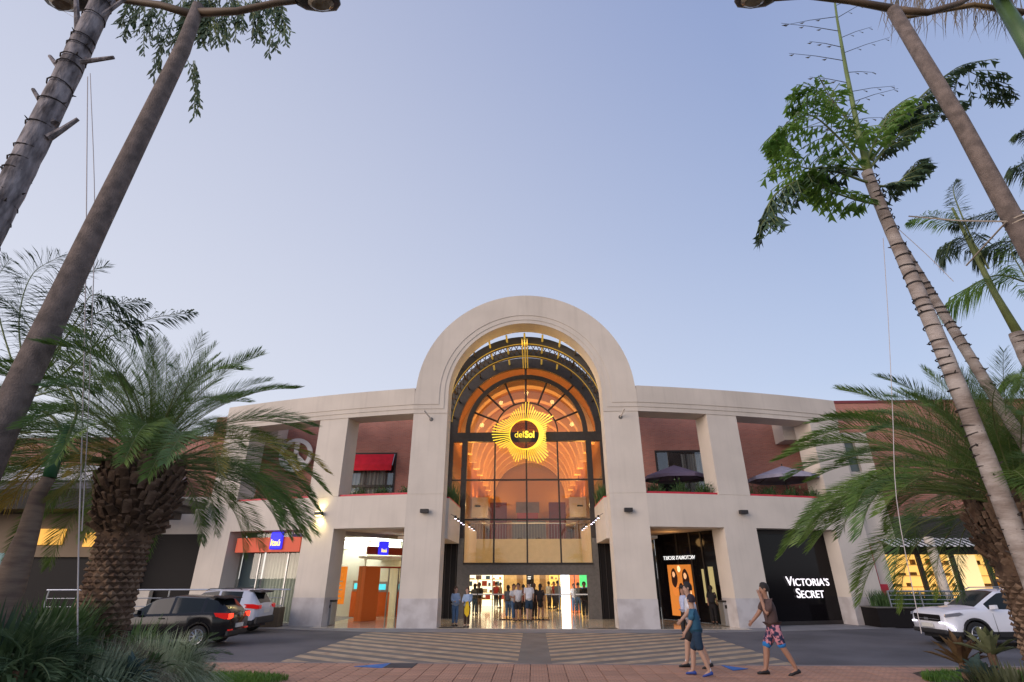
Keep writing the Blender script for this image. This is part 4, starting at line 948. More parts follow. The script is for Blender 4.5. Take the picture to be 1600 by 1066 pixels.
def date_palm(c, rad_top, zb, label, n=74, seed=1, lean=(0, 0), sc=1.0, low=.60, forbid=None, yellow=()):
    rr = random.Random(seed)
    t = thing('date_palm', (c.x + lean[0], c.y + lean[1], 0), label, 'palm tree')
    base = Vector((c.x + lean[0], c.y + lean[1], 0)); top = Vector((c.x, c.y, c.z))
    def axis(z): return base.lerp(top, z / top.z)
    # core
    m = MB(); zs = [0, .3, top.z - .85, top.z - .62, top.z - .38, top.z - .05, top.z + .25]
    rs = [rad_top * low * 1.2, rad_top * low * 1.08, rad_top * low, rad_top * (low + .08), rad_top * .88, rad_top * .8, rad_top * .35]
    m.tube([axis(z) for z in zs], rs, 18); m.build('trunk', M_boot, t, smooth=True)
    # flat old leaf scars on the lower trunk: real scales
    m = MB(); row = 0; z = .6
    while z < top.z - .68:
        k = 19; r = rad_top * low * 1.04
        for j in range(k):
            a = 2 * pi * (j + .5 * (row % 2)) / k + rr.uniform(-.05, .05); cc = axis(z); h = .06 * rr.uniform(.7, 1.2); wd = .062 * sc
            o = Vector((cos(a), sin(a), 0)); s_ = Vector((-sin(a), cos(a), 0)); p = cc + o * (r - .01)
            out_ = rr.uniform(.008, .03)
            m.add([p - s_ * wd - Vector((0, 0, .01)), p - Vector((0, 0, h * .6)) + o * .01, p + s_ * wd - Vector((0, 0, .01)), p + Vector((0, 0, h * .45)) + o * out_, p + o * (out_ + .02) - Vector((0, 0, .01))],
                  [(0, 1, 4), (1, 2, 4), (2, 3, 4), (3, 0, 4)])
        z += .058; row += 1
    o = m.build('bark_scales', M_boot2, t); o['kind'] = 'stuff'
    # pineapple: cut leaf bases
    bm_ = MB(); bm_.add([(0, -.055, -.03), (0, .055, -.03), (0, .045, .035), (0, -.045, .035), (.16, -.050, .06), (.16, .050, .06), (.15, .035, .10), (.15, -.035, .10)],
                        [(0, 1, 2, 3), (4, 7, 6, 5), (0, 4, 5, 1), (1, 5, 6, 2), (2, 6, 7, 3), (3, 7, 4, 0)])
    bmesh_ = bm_.mesh('leaf_base'); bmesh_.materials.append(M_boot); bm2 = bm_.mesh('leaf_base'); bm2.materials.append(M_boot2)
    ga = 2.39996; NB = 230
    for i in range(NB):
        u = i / NB; z = top.z - .68 + u * .75; cc = axis(z); r = rad_top * (.78 + .34 * sin(min(1, u * 1.25) * pi * .6))
        a = i * ga; o = bpy.data.objects.new('leaf_base', bmesh_ if rr.random() < .55 else bm2); COL.objects.link(o); o.parent = t
        o.location = cc + Vector((cos(a), sin(a), 0)) * (r - .06) - t.location; s_ = rr.uniform(.45, 1.05) * sc
        o.scale = (s_, s_ * 1.1, s_); o.rotation_euler = (rr.uniform(-.4, .4), -(.05 + .9 * u) + rr.uniform(-.35, .35), a)
    # ragged dead stalks and fibres between the cut bases
    fb = MB()
    for i in range(420):
        a = rr.uniform(0, 2 * pi); z = top.z - .7 + rr.random() * .95; cc = axis(z); r = rad_top * (.80 + .25 * min(1, (z - top.z + .7) / .5)); d = Vector((cos(a), sin(a), rr.uniform(-.6, 1.0))).normalized(); l = rr.uniform(.06, .24); s_ = Vector((-sin(a), cos(a), 0)) * .006
        p = cc + Vector((cos(a), sin(a), 0)) * (r - .08); fb.add([p - s_, p + s_, p + d * l + Vector((0, 0, rr.uniform(-.05, .05)))], [(0, 1, 2)])
    fb.build('dead_fibres', M_rachd, t, fix=False)['kind'] = 'stuff'
    # fronds
    for i in range(n):
        u = i / n; a = i * ga + rr.uniform(-.12, .12)
        if forbid and forbid(a, u): continue
        ci = min(4, int((1 - u) ** .85 * 5)); 
        o = bpy.data.objects.new('frond', FR[(ci, rr.randrange(2), 1 if rr.random() < .35 else 0)]); COL.objects.link(o); o.parent = t
        rb = rad_top * .55 * (1 - u * .75)
        o.location = top + Vector((cos(a) * rb, sin(a) * rb, .02 + .28 * u)) - t.location
        s_ = rr.uniform(.85, 1.1) * sc * (.62, .82, 1.0, 1.08, 1.0)[ci]; o.scale = (s_, s_, s_); o.rotation_euler = (rr.uniform(-.25, .25), rr.uniform(-.12, .12), a)
    for (a, el, k, s_) in yellow:
        o = bpy.data.objects.new('frond', FY[k]); COL.objects.link(o); o.parent = t; o['label'] = 'yellowing frond'
        o.location = top + Vector((cos(a) * rad_top * .5, sin(a) * rad_top * .5, .0)) - t.location; o.scale = (s_,) * 3; o.rotation_euler = (0, el, a)
    return t
cL = at_d(225, 738, 6.2); cR = at_d(1600, 798, 6.6)
date_palm(cL, .40, 0, 'big date palm with a fat scaly trunk and yellowing fronds beside the black car', 150, 3, sc=.77, forbid=lambda a, u: (u < .24 and abs((a + .98 + pi) % (2 * pi) - pi) < .75) or (.20 < u < .70 and abs((a + .05 + pi) % (2 * pi) - pi) < .5),
          yellow=[(-1.25, -.1, 0, .72), (-2.9, .25, 0, .9), (-2.3, -.05, 0, .95), (-.25, .0, 1, .95), (-.6, .05, 1, .85), (-2.0, .1, 1, .8), (.15, -.1, 1, .9)])
date_palm(cR, .52, 0, 'big date palm with arching green fronds in front of the cafe on the right', 165, 8, low=.8, forbid=lambda a, u: u < .22 and abs((a + 2.75 + pi) % (2 * pi) - pi) < 1.25, lean=(-.1, 0), sc=.93)

# --- fishtail palm
def fish_frond(pts, plen, npn, seed, droop=.4, dens=9, lf=.118, m=None):
    rr = random.Random(seed); P = crv(pts, 30); mb = MB(); st = MB(); st.tube(P, [.02 * (1 - .8 * i / 29) for i in range(30)], 5)
    for i in range(npn):
        u = i / (npn - 1); t = .16 + .84 * u; f = t * 28.999; k = int(f); p = P[k].lerp(P[k + 1], f - k); tg_ = (P[k + 1] - P[k]).normalized()
        sd = tg_.cross(Vector((0, 0, 1))); sd = sd.normalized() if sd.length > .05 else Vector((1, 0, 0)); 
        L_ = plen * (.35 + .65 * sin(pi * (.15 + .8 * u))) * rr.uniform(.85, 1.1)
        for sg in (-1, 1):
            a = .45 + .6 * u + rr.uniform(-.15, .15); d = (sd * sg * cos(a) + tg_ * sin(a) + Vector((0, 0, rr.uniform(-.1, .25)))).normalized()
            q = [p + d * L_ * s_ - Vector((0, 0, 1)) * L_ * droop * s_ * s_ for s_ in (0, .25, .5, .75, 1)]
            st.tube(q, .006, 3, caps=False); nn = dens
            for j in range(nn):
                v = (j + .6) / nn; kk = min(3, int(v * 4)); b = q[kk].lerp(q[kk + 1], v * 4 - kk); td = (q[kk + 1] - q[kk]).normalized()
                for s2 in (-1, 1):
                    if rr.random() < .36: continue
                    side = td.cross(d.cross(Vector((.1, .2, 1)))).normalized() if False else td.cross(Vector((rr.uniform(-.3, .3), rr.uniform(-.3, .3), 1))).normalized()
                    dd = (td * .55 + side * s2 * .6 + Vector((0, 0, -.75))).normalized(); l2 = lf * rr.uniform(.8, 1.3); ww = td.cross(dd).cross(dd).normalized() * l2 * .34
                    e = b + dd * l2
                    mb.add([b, e - ww, e - dd * l2 * .18, e + ww * 1.1 + dd * l2 * .2], [(0, 1, 2), (0, 2, 3)])
    nf = len(mb.f); mb.add(st.v, st.f); me = mb.mesh('frond'); me.materials.append(m or M_fish); me.materials.append(M_rach)
    for i, p in enumerate(me.polygons): p.material_index = 0 if i < nf else 1
    return me
def add_mesh(name, me, parent):
    off = wsum(parent) if parent else Vector((0, 0, 0)); me.transform(Matrix.Translation(-off)); o = bpy.data.objects.new(name, me); COL.objects.link(o); o.parent = parent; return o
def ringed(name, p0, p1, r0, r1, label, mtr, ring=.16, seed=0, stubs=0, ringrad=1.05, scar=M_scar, cat='palm tree'):
    rr = random.Random(seed); t = thing(name, (p0.x, p0.y, 0), label, cat)
    m = MB(); N = 60; P = []; R = []
    for i in range(N):
        u = i / (N - 1); P.append(p0.lerp(p1, u) + Vector((.015 * sin(u * 9 + seed), .015 * cos(u * 7), 0))); R.append((r0 + (r1 - r0) * u) * rr.uniform(.96, 1.04))
    m.tube(P, R, 14); m.build('trunk', mtr, t, smooth=True)
    m = MB(); L_ = (p1 - p0).length; z = .2
    while z < L_:
        u = z / L_; c = p0.lerp(p1, u); r = (r0 + (r1 - r0) * u) * ringrad; k = 12; tl = rr.uniform(-.25, .25); ph = rr.uniform(0, 6)
        pts = [c + Vector((cos(2 * pi * j / k) * r, sin(2 * pi * j / k) * r, tl * r * cos(2 * pi * j / k + ph))) for j in range(k + 1)]
        m.tube(pts, .008, 4, caps=False); 
        a = rr.uniform(0, 6.28); q = c + Vector((cos(a) * r, sin(a) * r, 0)); m.tube([q, q + Vector((cos(a), sin(a), .5)) * .035], [.012, .004], 4)
        z += ring * rr.uniform(.45, 1.5)
    m.build('leaf_scars', scar, t)['kind'] = 'stuff'
    return t
fa0 = at_d(1640, 960, 5.5); fa0.z = 0; fa1 = at_d(1357, 268, 5.5); fa0.x = at_d(1590, 830, 5.5).x + .05; fa0.y = at_d(1590, 830, 5.5).y
ft = ringed('fishtail_palm', fa0, fa1, .108, .066, 'slender fishtail palm with a pale ringed trunk and clumped leaflets, right of the sky', M_ring, seed=2)
def PX(F, *pts): return [at_d(x, y, F if not isinstance(F, (tuple, list)) else F[min(i, len(F) - 1)]) for i, (x, y) in enumerate(pts)]
MB().tube(PX(5.5, (1357, 268), (1340, 200), (1322, 110), (1308, 30), (1300, -30)), [.05, .035, .028, .018, .012], 8).build('spear_leaf', mat('spear_green', (.14, .19, .05), .5, var=.2), ft, smooth=True)
ffs = [([(1350, 262), (1310, 215), (1265, 180), (1222, 200)], (5.5, 5.45, 5.3, 5.2), .68, 17, .35, M_fish), ([(1352, 250), (1325, 190), (1290, 150), (1250, 150)], (5.5, 5.6, 5.7, 5.8), .5, 12, .35, M_fish),
       ([(1350, 265), (1300, 262), (1255, 262), (1215, 235)], (5.5, 5.4, 5.3, 5.3), .5, 12, .3, M_fish), ([(1352, 255), (1375, 205), (1395, 170), (1400, 190)], (5.5, 5.6, 5.7, 5.8), .45, 11, .4, M_fish),
       ([(1360, 262), (1400, 215), (1445, 175), (1490, 165)], (5.5, 5.7, 5.9, 6.1), .42, 12, .35, M_fishd), ([(1362, 250), (1430, 160), (1500, 110), (1560, 140)], (5.6, 6, 6.3, 6.5), .5, 14, .45, M_fishd),
       ([(1355, 285), (1290, 268), (1215, 300), (1195, 345)], (5.5, 5.4, 5.3, 5.2), .42, 15, .7, M_fishd), ([(1372, 320), (1330, 310), (1290, 295), (1265, 275)], (5.5, 5.4, 5.35, 5.3), .25, 9, .5, M_fish),
       ([(1362, 290), (1395, 290), (1420, 270), (1430, 255)], (5.5, 5.6, 5.7, 5.8), .32, 8, .4, M_fishd)]
for i, (pp, FF, pl_, npn, dr, mm_) in enumerate(ffs): add_mesh('frond', fish_frond(PX(FF, *pp), pl_, npn, 40 + i, dr, m=mm_), ft)
# bare twigs on the spear leaf
m = MB(); rr = random.Random(5)
for i in range(16):
    y = 8 + i * 13 + rr.uniform(-6, 6); x = 1303 + (y / 230) * 38; sg = -1 if i % 2 else 1; l = rr.uniform(50, 95) * (1 if sg < 0 else .8)
    a, b = PX(5.5, (x, y), (x + sg * l, y - sg * 8 * rr.uniform(-1, 3) - 8)); m.tube([a, (a + b) / 2 + Vector((0, 0, .02)), b], [.007, .005, .003], 4)
    for j in range(3):
        q = a.lerp(b, .3 + .3 * j); m.add([q, q + Vector((.05 * sg, .0, -.05)), q + Vector((.08 * sg, .02, .0))], [(0, 1, 2)])
m.build('twigs', mat('twig_dark', (.05, .045, .03), .8), ft)
p0 = at_d(1640, 760, 6.0); p1 = at_d(1378, 335, 6.0); p0.z = 0
ringed('slim_palm', Vector((p1.x + 1.38, p1.y, 0)), p1, .078, .048, 'thinner ringed palm trunk standing just right of the fishtail palm', M_ring, seed=6)

# --- queen palm on the right edge
q0 = at_d(1640, 640, 8.0); qc = at_d(1590, 520, 8.0)
qt = ringed('queen_palm', Vector((qc.x + .15, qc.y, 0)), qc, .16, .11, 'dark feathery palm at the right edge behind the street lamp pole', M_ring, seed=9)
MB().tube(PX(8, (1590, 520), (1555, 460), (1520, 390), (1488, 325)), [.07, .05, .04, .02], 8).build('leaf_stalk', M_rach, qt, smooth=True)
for i, (pp, lf, dr) in enumerate([([(1500, 350), (1480, 345), (1450, 338), (1422, 345)], .32, .5), ([(1530, 400), (1500, 330), (1490, 300), (1492, 285)], .25, .3), ([(1545, 420), (1520, 380), (1490, 375), (1478, 400)], .45, .9),
                                   ([(1600, 440), (1560, 430), (1520, 445), (1478, 478)], .60, .9), ([(1600, 330), (1560, 330), (1520, 340), (1490, 350)], .35, .7), ([(1620, 400), (1590, 380), (1555, 380), (1530, 400)], .5, 1.0),
                                   ([(1620, 480), (1600, 430), (1580, 390), (1585, 350)], .5, .6), ([(1640, 300), (1620, 270), (1600, 255), (1585, 265)], .45, .8), ([(1640, 240), (1620, 215), (1602, 205), (1590, 210)], .3, .6), ([(1640, 640), (1615, 600), (1590, 590), (1570, 605)], .35, .7)]):
    a, b = pinnate(PX(8, *pp), lf * 1.15, 120, droop=dr, fwd=.4, width=.024, vee=.05, seed=60 + i, messy=.3, gap=.05)
    a.v += []; nf = len(a.f); a.add(b.v, b.f); me = a.mesh('frond'); me.materials.append(M_queen if i % 3 else M_fish); me.materials.append(M_rach)
    for j, p in enumerate(me.polygons): p.material_index = 0 if j < nf else 1
    add_mesh('frond', me, qt)
# top right corner: green shaft and dry fibres of a palm above the frame
tt = thing('corner_palm', at_d(1640, 120, 5.0), 'palm in the upper right corner with a green shaft and dry fibres', 'palm tree'); tt.location.z = 0
MB().tube(PX(5, (1660, 160), (1600, 60), (1550, -20)), [.12, .10, .08], 12).build('crownshaft', mat('crownshaft_green', (.06, .11, .035), .45, var=.25, scale=2), tt, smooth=True)
cpb = at_d(1660, 160, 5.0); MB().tube([(cpb.x + .1, cpb.y, 0), cpb], [.16, .12], 12).build('trunk', M_ring, tt, smooth=True)
m = MB(); rr = random.Random(11)
for i in range(150):
    x = rr.uniform(1385, 1600); y = -15 + abs(x - 1500) * .06 + rr.uniform(-5, 12); l = rr.uniform(20, 75)
    a, b, c = PX(5.2, (x, y), (x + rr.uniform(-15, 8), y + l * .6), (x + rr.uniform(-22, 10), y + l)); m.add([a - Vector((.006, 0, 0)), a + Vector((.006, 0, 0)), b + Vector((.006, 0, 0)), b - Vector((.006, 0, 0)), c], [(0, 1, 2, 3), (3, 2, 4)])
m.build('dry_fibres', leafmat('dry_fibre', (.10, .08, .05), (.28, .22, .15)), tt)['kind'] = 'stuff'
m = MB(); m.tube(PX(5.2, (1400, 30), (1440, 22), (1520, 8), (1600, 20)), [.03, .035, .04, .05], 8); m.build('leaf_stalk', M_rachd, tt, smooth=True)

# --- street lamps
def lamp_post(F, pts, r0, r1, label, arms):
    P = PX(F, *pts); base = P[0].copy(); base.z = 0; t = thing('street_lamp', base, label, 'street lamp', 'tall street lamps on round poles')
    MB().tube([Vector((P[0].x, P[0].y, 0))] + P, [r0 * 1.05] + [r0 + (r1 - r0) * i / (len(P) - 1) for i in range(len(P))], 20).build('pole', M_pole, t, smooth=True)
    for (ap, hd) in arms:
        A = PX(F, *ap); MB().tube(A, [.055, .045, .04, .035][:len(A)], 10).build('arm', mat('arm_brown', (.13, .085, .05), .6, var=.2), t, smooth=True)
        c = A[-1]; dr = (A[-1] - A[-2]); dr.z = 0; dr = dr.normalized(); sd = Vector((-dr.y, dr.x, 0))
        m = MB(); secs = [(0.0, .05, .04), (.10, .12, .09), (.30, .15, .10), (.50, .13, .08), (.58, .05, .03)]
        rings = []
        for (d_, w_, h_) in secs:
            rings.append([c + dr * d_ + sd * (w_ * cos(2 * pi * j / 16)) + Vector((0, 0, h_ * sin(2 * pi * j / 16) * (1 if j < 8 else .35))) for j in range(16)])
        k = 0
        for rg in rings: m.v += [tuple(q) for q in rg]
        for i in range(len(rings) - 1):
            for j in range(16): m.f.append((i * 16 + j, i * 16 + (j + 1) % 16, (i + 1) * 16 + (j + 1) % 16, (i + 1) * 16 + j))
        m.f.append(tuple(reversed(range(16)))); m.f.append(tuple(range(64, 80))); m.build('lamp_head', mat('lamp_head_grey', (.10, .09, .085), .4, metal=.3), t, smooth=True)
        m = MB(); N = 14; cc = c + dr * .34 - Vector((0, 0, .045))
        top = [cc + dr * .17 * cos(2 * pi * j / N) + sd * .105 * sin(2 * pi * j / N) for j in range(N)]; bot = [cc + (q - cc) * .7 - Vector((0, 0, .035)) for q in top]
        m.v += [tuple(q) for q in top + bot]; m.f += [(j, (j + 1) % N, N + (j + 1) % N, N + j) for j in range(N)] + [tuple(range(N, 2 * N))]
        m.build('lens', mat('lens_brown', (.20, .14, .09), .15, col2=(.42, .36, .28), scale=9), t, smooth=False)
lamp_post(4.4, [(15, 640), (150, 355), (285, 78), (310, 10)], .122, .070, 'left street lamp with a thick smooth brown pole leaning across the palms',
          [([(308, 20), (370, 18), (430, 5), (462, 2)], 1), ([(308, 25), (250, 8), (190, 0), (140, 2)], 1)])
lamp_post(4.8, [(1680, 520), (1600, 375), (1500, 190), (1395, 15)], .105, .080, 'right street lamp with a smooth brown pole crossing the upper right corner', [([(1396, 14), (1330, 2), (1260, -6), (1212, -2)], 1), ([(1398, 16), (1450, 20), (1500, 5), (1540, -20)], 1)])
# rope round the right pole
rp_ = at_d(1590, 350, 4.8)
m = MB(); k = 14
for dz in (0, .05): m.tube([rp_ + Vector((  .108 * cos(2 * pi * j / k), .108 * sin(2 * pi * j / k), dz + .03 * cos(2 * pi * j / k))) for j in range(k + 1)], .012, 5)
m.tube([rp_ + Vector((-.16, -.05, 0)), at_d(1500, 345, 5.5), at_d(1420, 338, 6.0)], .010, 5); m.tube([rp_ + Vector((-.16, -.05, 0)), at_d(1510, 415, 5.6)], .010, 5)
tag(m.build('rope', mat('rope_tan', (.40, .33, .26), .9)), 'pale rope looped round the right street lamp pole and tied to a palm', 'rope')

# --- palm with rough trunk in the upper left
ra = at_d(-60, 460, 4.1); rb_ = at_d(165, -8, 4.1)
rt = ringed('rough_palm', Vector((ra.x, ra.y, 0)), rb_, .135, .110, 'rough grey palm trunk with cut leaf stubs in the upper left corner', M_ringd, ring=.26, seed=21, ringrad=1.04)
for (x0, y0, x1, y1) in ((135, 95, 178, 90), (92, 105, 78, 88), (68, 165, 52, 140), (100, 200, 122, 186), (120, 10, 118, -30), (165, 20, 200, -5)):
    a, b = PX(4.1, (x0, y0), (x1, y1)); a = a + (a - b) * 1.1; MB().tube([a, a.lerp(b, .5) + Vector((0, 0, -.01)), b], [.04, .028, .020], 7).build('leaf_stub', M_ringd, rt)
# hanging fishtail leaves from its crown above the frame
m = MB(); st = MB(); rr = random.Random(31)
def hang(x, y, x2, y2, F=4.9, n=13, lf=.17):
    a, b = PX(F, (x, y), (x2, y2)); c = [a, a.lerp(b, .5) + Vector((rr.uniform(-.05, .05), 0, .02)), b]; c = crv(c, 8); st.tube(c, .006, 4)
    for j in range(n):
        v = (j + .5) / n * 6.99; k = int(v); p = c[k].lerp(c[k + 1], v - k); td = (c[k + 1] - c[k]).normalized()
        for sg in (-1, 1):
            s_ = td.cross(Vector((rr.uniform(-.5, .5), 1, 0))).normalized() * sg; dd = (td * .9 + s_ * .55 + Vector((0, 0, -.3))).normalized(); l = lf * rr.uniform(.35, 1.3); dd = (dd + Vector((rr.uniform(-.35, .35), rr.uniform(-.35, .35), rr.uniform(-.5, .1)))).normalized(); w_ = dd.cross(Vector((rr.uniform(-.4, .4), 1, 0))).normalized() * l * .12
            m.add([p, p + dd * l * .6 - w_, p + dd * l, p + dd * l * .65 + w_], [(0, 1, 2, 3)])
for (x, y, x2, y2) in ((222, 5, 195, 62), (240, 10, 228, 40), (232, 25, 225, 85), (262, -5, 245, 70), (305, 20, 262, 80), (268, 40, 240, 120), (302, 95, 303, 185), (330, 10, 318, 75), (350, 10, 335, 70), (355, 0, 352, 68),
                       (378, 0, 368, 62), (390, 0, 395, 60), (415, 0, 400, 68), (425, 5, 420, 85), (440, 0, 430, 80), (430, 0, 446, 70), (300, -5, 292, 60), (285, 0, 280, 50), (320, 0, 300, 55), (340, -5, 312, 60), (310, 10, 322, 50), (398, -5, 408, 60), (205, -5, 190, 40), (225, -10, 210, 35), (362, -8, 370, 40)):
    hang(x, y, x2, y2)
    for _ in range(2): hang(x + rr.uniform(-9, 9), y, x2 + rr.uniform(-14, 14), y + (y2 - y) * rr.uniform(.5, 1.05), n=10, lf=.14)
for i in range(60): hang(rr.uniform(285, 340), rr.uniform(-8, 12), rr.uniform(275, 345), rr.uniform(30, 75), n=6, lf=.11)
hg = m.build('hanging_leaflets', M_fishd, rt, fix=False); st.build('leaf_stalk', M_rach, rt)

# --- feathery palm behind on the left
bt = thing('feathery_palm', at_d(30, 620, 9), 'feathery dark palm behind the left street lamp pole', 'palm tree'); bt.location.z = 0
cb = at_d(30, 600, 9.0); MB().tube([(cb.x, cb.y, 0), cb], [.2, .14], 12).build('trunk', M_ring, bt, smooth=True)
for i, (pp, lf, up_) in enumerate([([(40, 600), (70, 500), (110, 440), (165, 415)], .55, .3), ([(40, 600), (30, 500), (50, 430), (95, 400)], .6, .3), ([(30, 600), (0, 500), (-5, 440), (15, 405)], .6, .3), ([(50, 600), (110, 520), (170, 480), (225, 470)], .55, .55),
                                    ([(60, 610), (130, 560), (180, 500), (215, 530)], .5, .6), ([(70, 610), (150, 540), (230, 500), (298, 488)], .5, .5), ([(60, 600), (120, 500), (150, 460), (215, 500)], .5, .8), ([(30, 600), (-20, 560), (-40, 500), (-30, 470)], .6, .4),
                                    ([(40, 600), (90, 560), (100, 500), (130, 480)], .6, .5), ([(20, 620), (-10, 600), (-40, 610), (-60, 640)], .6, .6), ([(40, 600), (60, 540), (20, 480), (-20, 460)], .6, .5), ([(50, 620), (120, 600), (160, 580), (200, 600)], .5, .7)]):
    a, b = pinnate(PX(9, *pp), lf * 1.15, 105, droop=up_, fwd=.45, width=.030, vee=.5 if up_ < .4 else .15, seed=160 + i, messy=.28, gap=.06)
    nf = len(a.f); a.add(b.v, b.f); me = a.mesh('frond'); me.materials.append(M_queen); me.materials.append(M_rach)
    for j, p in enumerate(me.polygons): p.material_index = 0 if j < nf else 1
    add_mesh('frond', me, bt)
# --- small palm with green crownshaft at the left edge
s0 = at_d(10, 960, 5.0); s1 = at_d(92, 715, 5.0); s0b = Vector((s1.x + (s0.x - s1.x) * 1.6, s0.y, 0))
sp_ = thing('crownshaft_palm', (s0b.x, s0b.y, 0), 'smooth brown palm trunk with a green crownshaft at the left edge', 'palm tree')
MB().tube([Vector((at_d(10, 925, 5).x - .03, at_d(10, 925, 5).y, 0)), at_d(10, 925, 5), at_d(33, 862, 5.0), at_d(44, 832, 5.0), at_d(61, 770, 5), at_d(77, 746, 5.0)], [.165, .125, .098, .082, .064, .052], 18).build('trunk', mat('smooth_palm_bark', (.15, .10, .075), .8, col2=(.24, .17, .12), scale=5, stretch=(1, 1, 5), bump=.3), sp_, smooth=True)
MB().tube([at_d(77, 746.5, 5.0), at_d(83, 726, 5.0), at_d(95, 695, 5.0), at_d(106, 665, 5.0)], [.053, .056, .046, .02], 16).build('crownshaft', mat('crownshaft_green2', (.035, .12, .05), .35, var=.25, scale=3), sp_, smooth=True)
for i, (pp, mm_) in enumerate([([(104, 695), (80, 710), (40, 750), (10, 790)], M_yel), ([(100, 700), (60, 690), (20, 700), (-20, 740)], M_date), ([(104, 690), (80, 650), (40, 640), (0, 660)], M_date), ([(106, 690), (130, 720), (120, 750), (85, 775)], M_half), ([(104, 690), (120, 640), (100, 600), (60, 590)], M_date)]):
    a, b = pinnate(PX(5, *pp), .26, 60, droop=.5, fwd=.6, width=.012, vee=.1, seed=260 + i, messy=.15)
    nf = len(a.f); a.add(b.v, b.f); me = a.mesh('frond'); me.materials.append(mm_); me.materials.append(M_rach if mm_ is not M_yel else M_yel)
    for j, p in enumerate(me.polygons): p.material_index = 0 if j < nf else 1
    o = add_mesh('frond', me, sp_)
    if i == 0: o['label'] = 'hanging dead yellow frond'

# --- guy wires
wm = mat('wire_grey', (.50, .45, .43), .7)
def wire(F, pts, label, r=.006): tag(MB().tube(crv(PX(F, *pts), 16), r, 5).build('guy_wire', wm), label, 'wire')
wire(4.9, [(137, 120), (133, 500), (123, 850), (121, 1075)], 'long pale guy wire hanging from the rough palm at the left, nearer one')
wire(4.95, [(141, 115), (148, 330), (140, 600), (128, 830)], 'second pale guy wire just right of the long one at the left', .005)
wire(5.6, [(1380, 372), (1388, 500), (1395, 650), (1402, 790), (1440, 990)], 'thin guy wire running down from the fishtail palm at the right', .004)
wire(5.6, [(1395, 350), (1450, 400), (1490, 440)], 'short slack wire from the slim palm towards the feathery palm', .004)
wire(5.0, [(60, -5), (100, 18), (120, 30)], 'short wire in the very upper left corner', .003)

# --- foreground beds
def blades(n, cx_, cy_, rx, ry, z0, h, w_, seed, spread=.6, clump=1):
    rr = random.Random(seed); m = MB()
    for i in range(n):
        a = rr.uniform(0, 6.283); r = sqrt(rr.random()); x = cx_ + rx * r * cos(a); y = cy_ + ry * r * sin(a); hh = h * rr.uniform(.6, 1.15); b = rr.uniform(0, 6.283); s_ = rr.uniform(.15, spread)
        dx, dy = cos(b), sin(b); px, py = -dy * w_, dx * w_
        m.add([(x - px, y - py, z0), (x + px, y + py, z0), (x + dx * s_ * hh * .4 + px * .8, y + dy * s_ * hh * .4 + py * .8, z0 + hh * .6), (x + dx * s_ * hh * .4 - px * .8, y + dy * s_ * hh * .4 - py * .8, z0 + hh * .6), (x + dx * s_ * hh, y + dy * s_ * hh, z0 + hh * (1 - .25 * s_))], [(0, 1, 2, 3), (3, 2, 4)])
    return m
M_soil = mat('garden_soil', (.05, .035, .022), .95, var=.4, scale=5, bump=.8, bscale=12)
bd = MB(); bd.hexa([(-40, -30, .0), (-3.2, -30, .0), (-5.6, -12.1, .0), (-40, -12.1, .0), (-40, -29, .35), (-3.6, -29, .35), (-6.0, -12.5, .16), (-40, -12.5, .16)]); struct('garden_bed', bd, M_soil)
bd = MB(); bd.hexa([(3.6, -30, .0), (40, -30, .0), (40, -11.0, .0), (8.6, -11.0, .0), (4.0, -29, .35), (40, -29, .35), (40, -11.4, .16), (9.0, -11.4, .16)]); struct('garden_bed', bd, M_soil)
struct('far_footpath', MB().box(-5, 5, -40, -14.6, -.05, .02), M_concrete)
M_lawn = leafmat('lawn_green', (.06, .14, .02), (.14, .26, .04)); M_sage = leafmat('sage_grass', (.24, .31, .19), (.44, .50, .34)); M_grn = leafmat('strap_leaf_green', (.05, .10, .03), (.13, .21, .07))
M_red = leafmat('bronze_leaf', (.07, .03, .02), (.20, .13, .06)); M_blue = leafmat('blue_green_leaf', (.04, .075, .07), (.10, .16, .15))
g1 = at_z(365, 1060, .15); g2 = at_z(1470, 1052, .16)
o = blades(5200, g1.x - .4, g1.y - .15, 1.6, .7, .14, .11, .006, 3).build('lawn', M_lawn, fix=False); tag(o, 'strip of bright green grass at the front left edge of the pavement', 'grass', kind='stuff')
o = blades(6500, g2.x + .9, g2.y - .75, 1.7, .9, .12, .16, .007, 4).build('lawn', M_lawn, fix=False); tag(o, 'patch of bright green grass at the front right of the pavement', 'grass', kind='stuff')
def mound(x, y, F, h, rx, n, seed, mtr, label, w_=.006, name='grass_clump', cat='grass clump', z0=None, spread=1.0):
    p = at_d(x, y, F); zt = p.z; z0 = max(.1, zt - h); m = MB(); rr = random.Random(seed)
    for i in range(n):
        a = rr.uniform(0, 6.283); el = rr.uniform(.1, 1.5); r0 = rr.random() ** .5 * rx * .55; L_ = h * rr.uniform(.75, 1.15)
        b0 = Vector((p.x + r0 * cos(a), p.y + r0 * sin(a), z0)); d = Vector((cos(a) * cos(el) * spread, sin(a) * cos(el) * spread, sin(el))); m1 = b0 + d * L_ * .6 + Vector((0, 0, L_ * .15)); e = b0 + d * L_ * 1.0 - Vector((0, 0, L_ * .25 * cos(el)))
        s_ = Vector((-sin(a), cos(a), 0)) * w_; m.add([b0 - s_, b0 + s_, m1 + s_, m1 - s_, e], [(0, 1, 2, 3), (3, 2, 4)])
    o = m.build(name, mtr, fix=False); tag(o, label, cat); o['kind'] = 'stuff'; return o
mound(262, 990, 8.2, .8, .62, 2600, 1, M_sage, 'fuzzy grey green grass mound below the date palm on the left', .005)
mound(150, 1012, 4.9, .45, .46, 2600, 2, M_sage, 'fuzzy grey green grass clump left of the guy wire foot', .005)
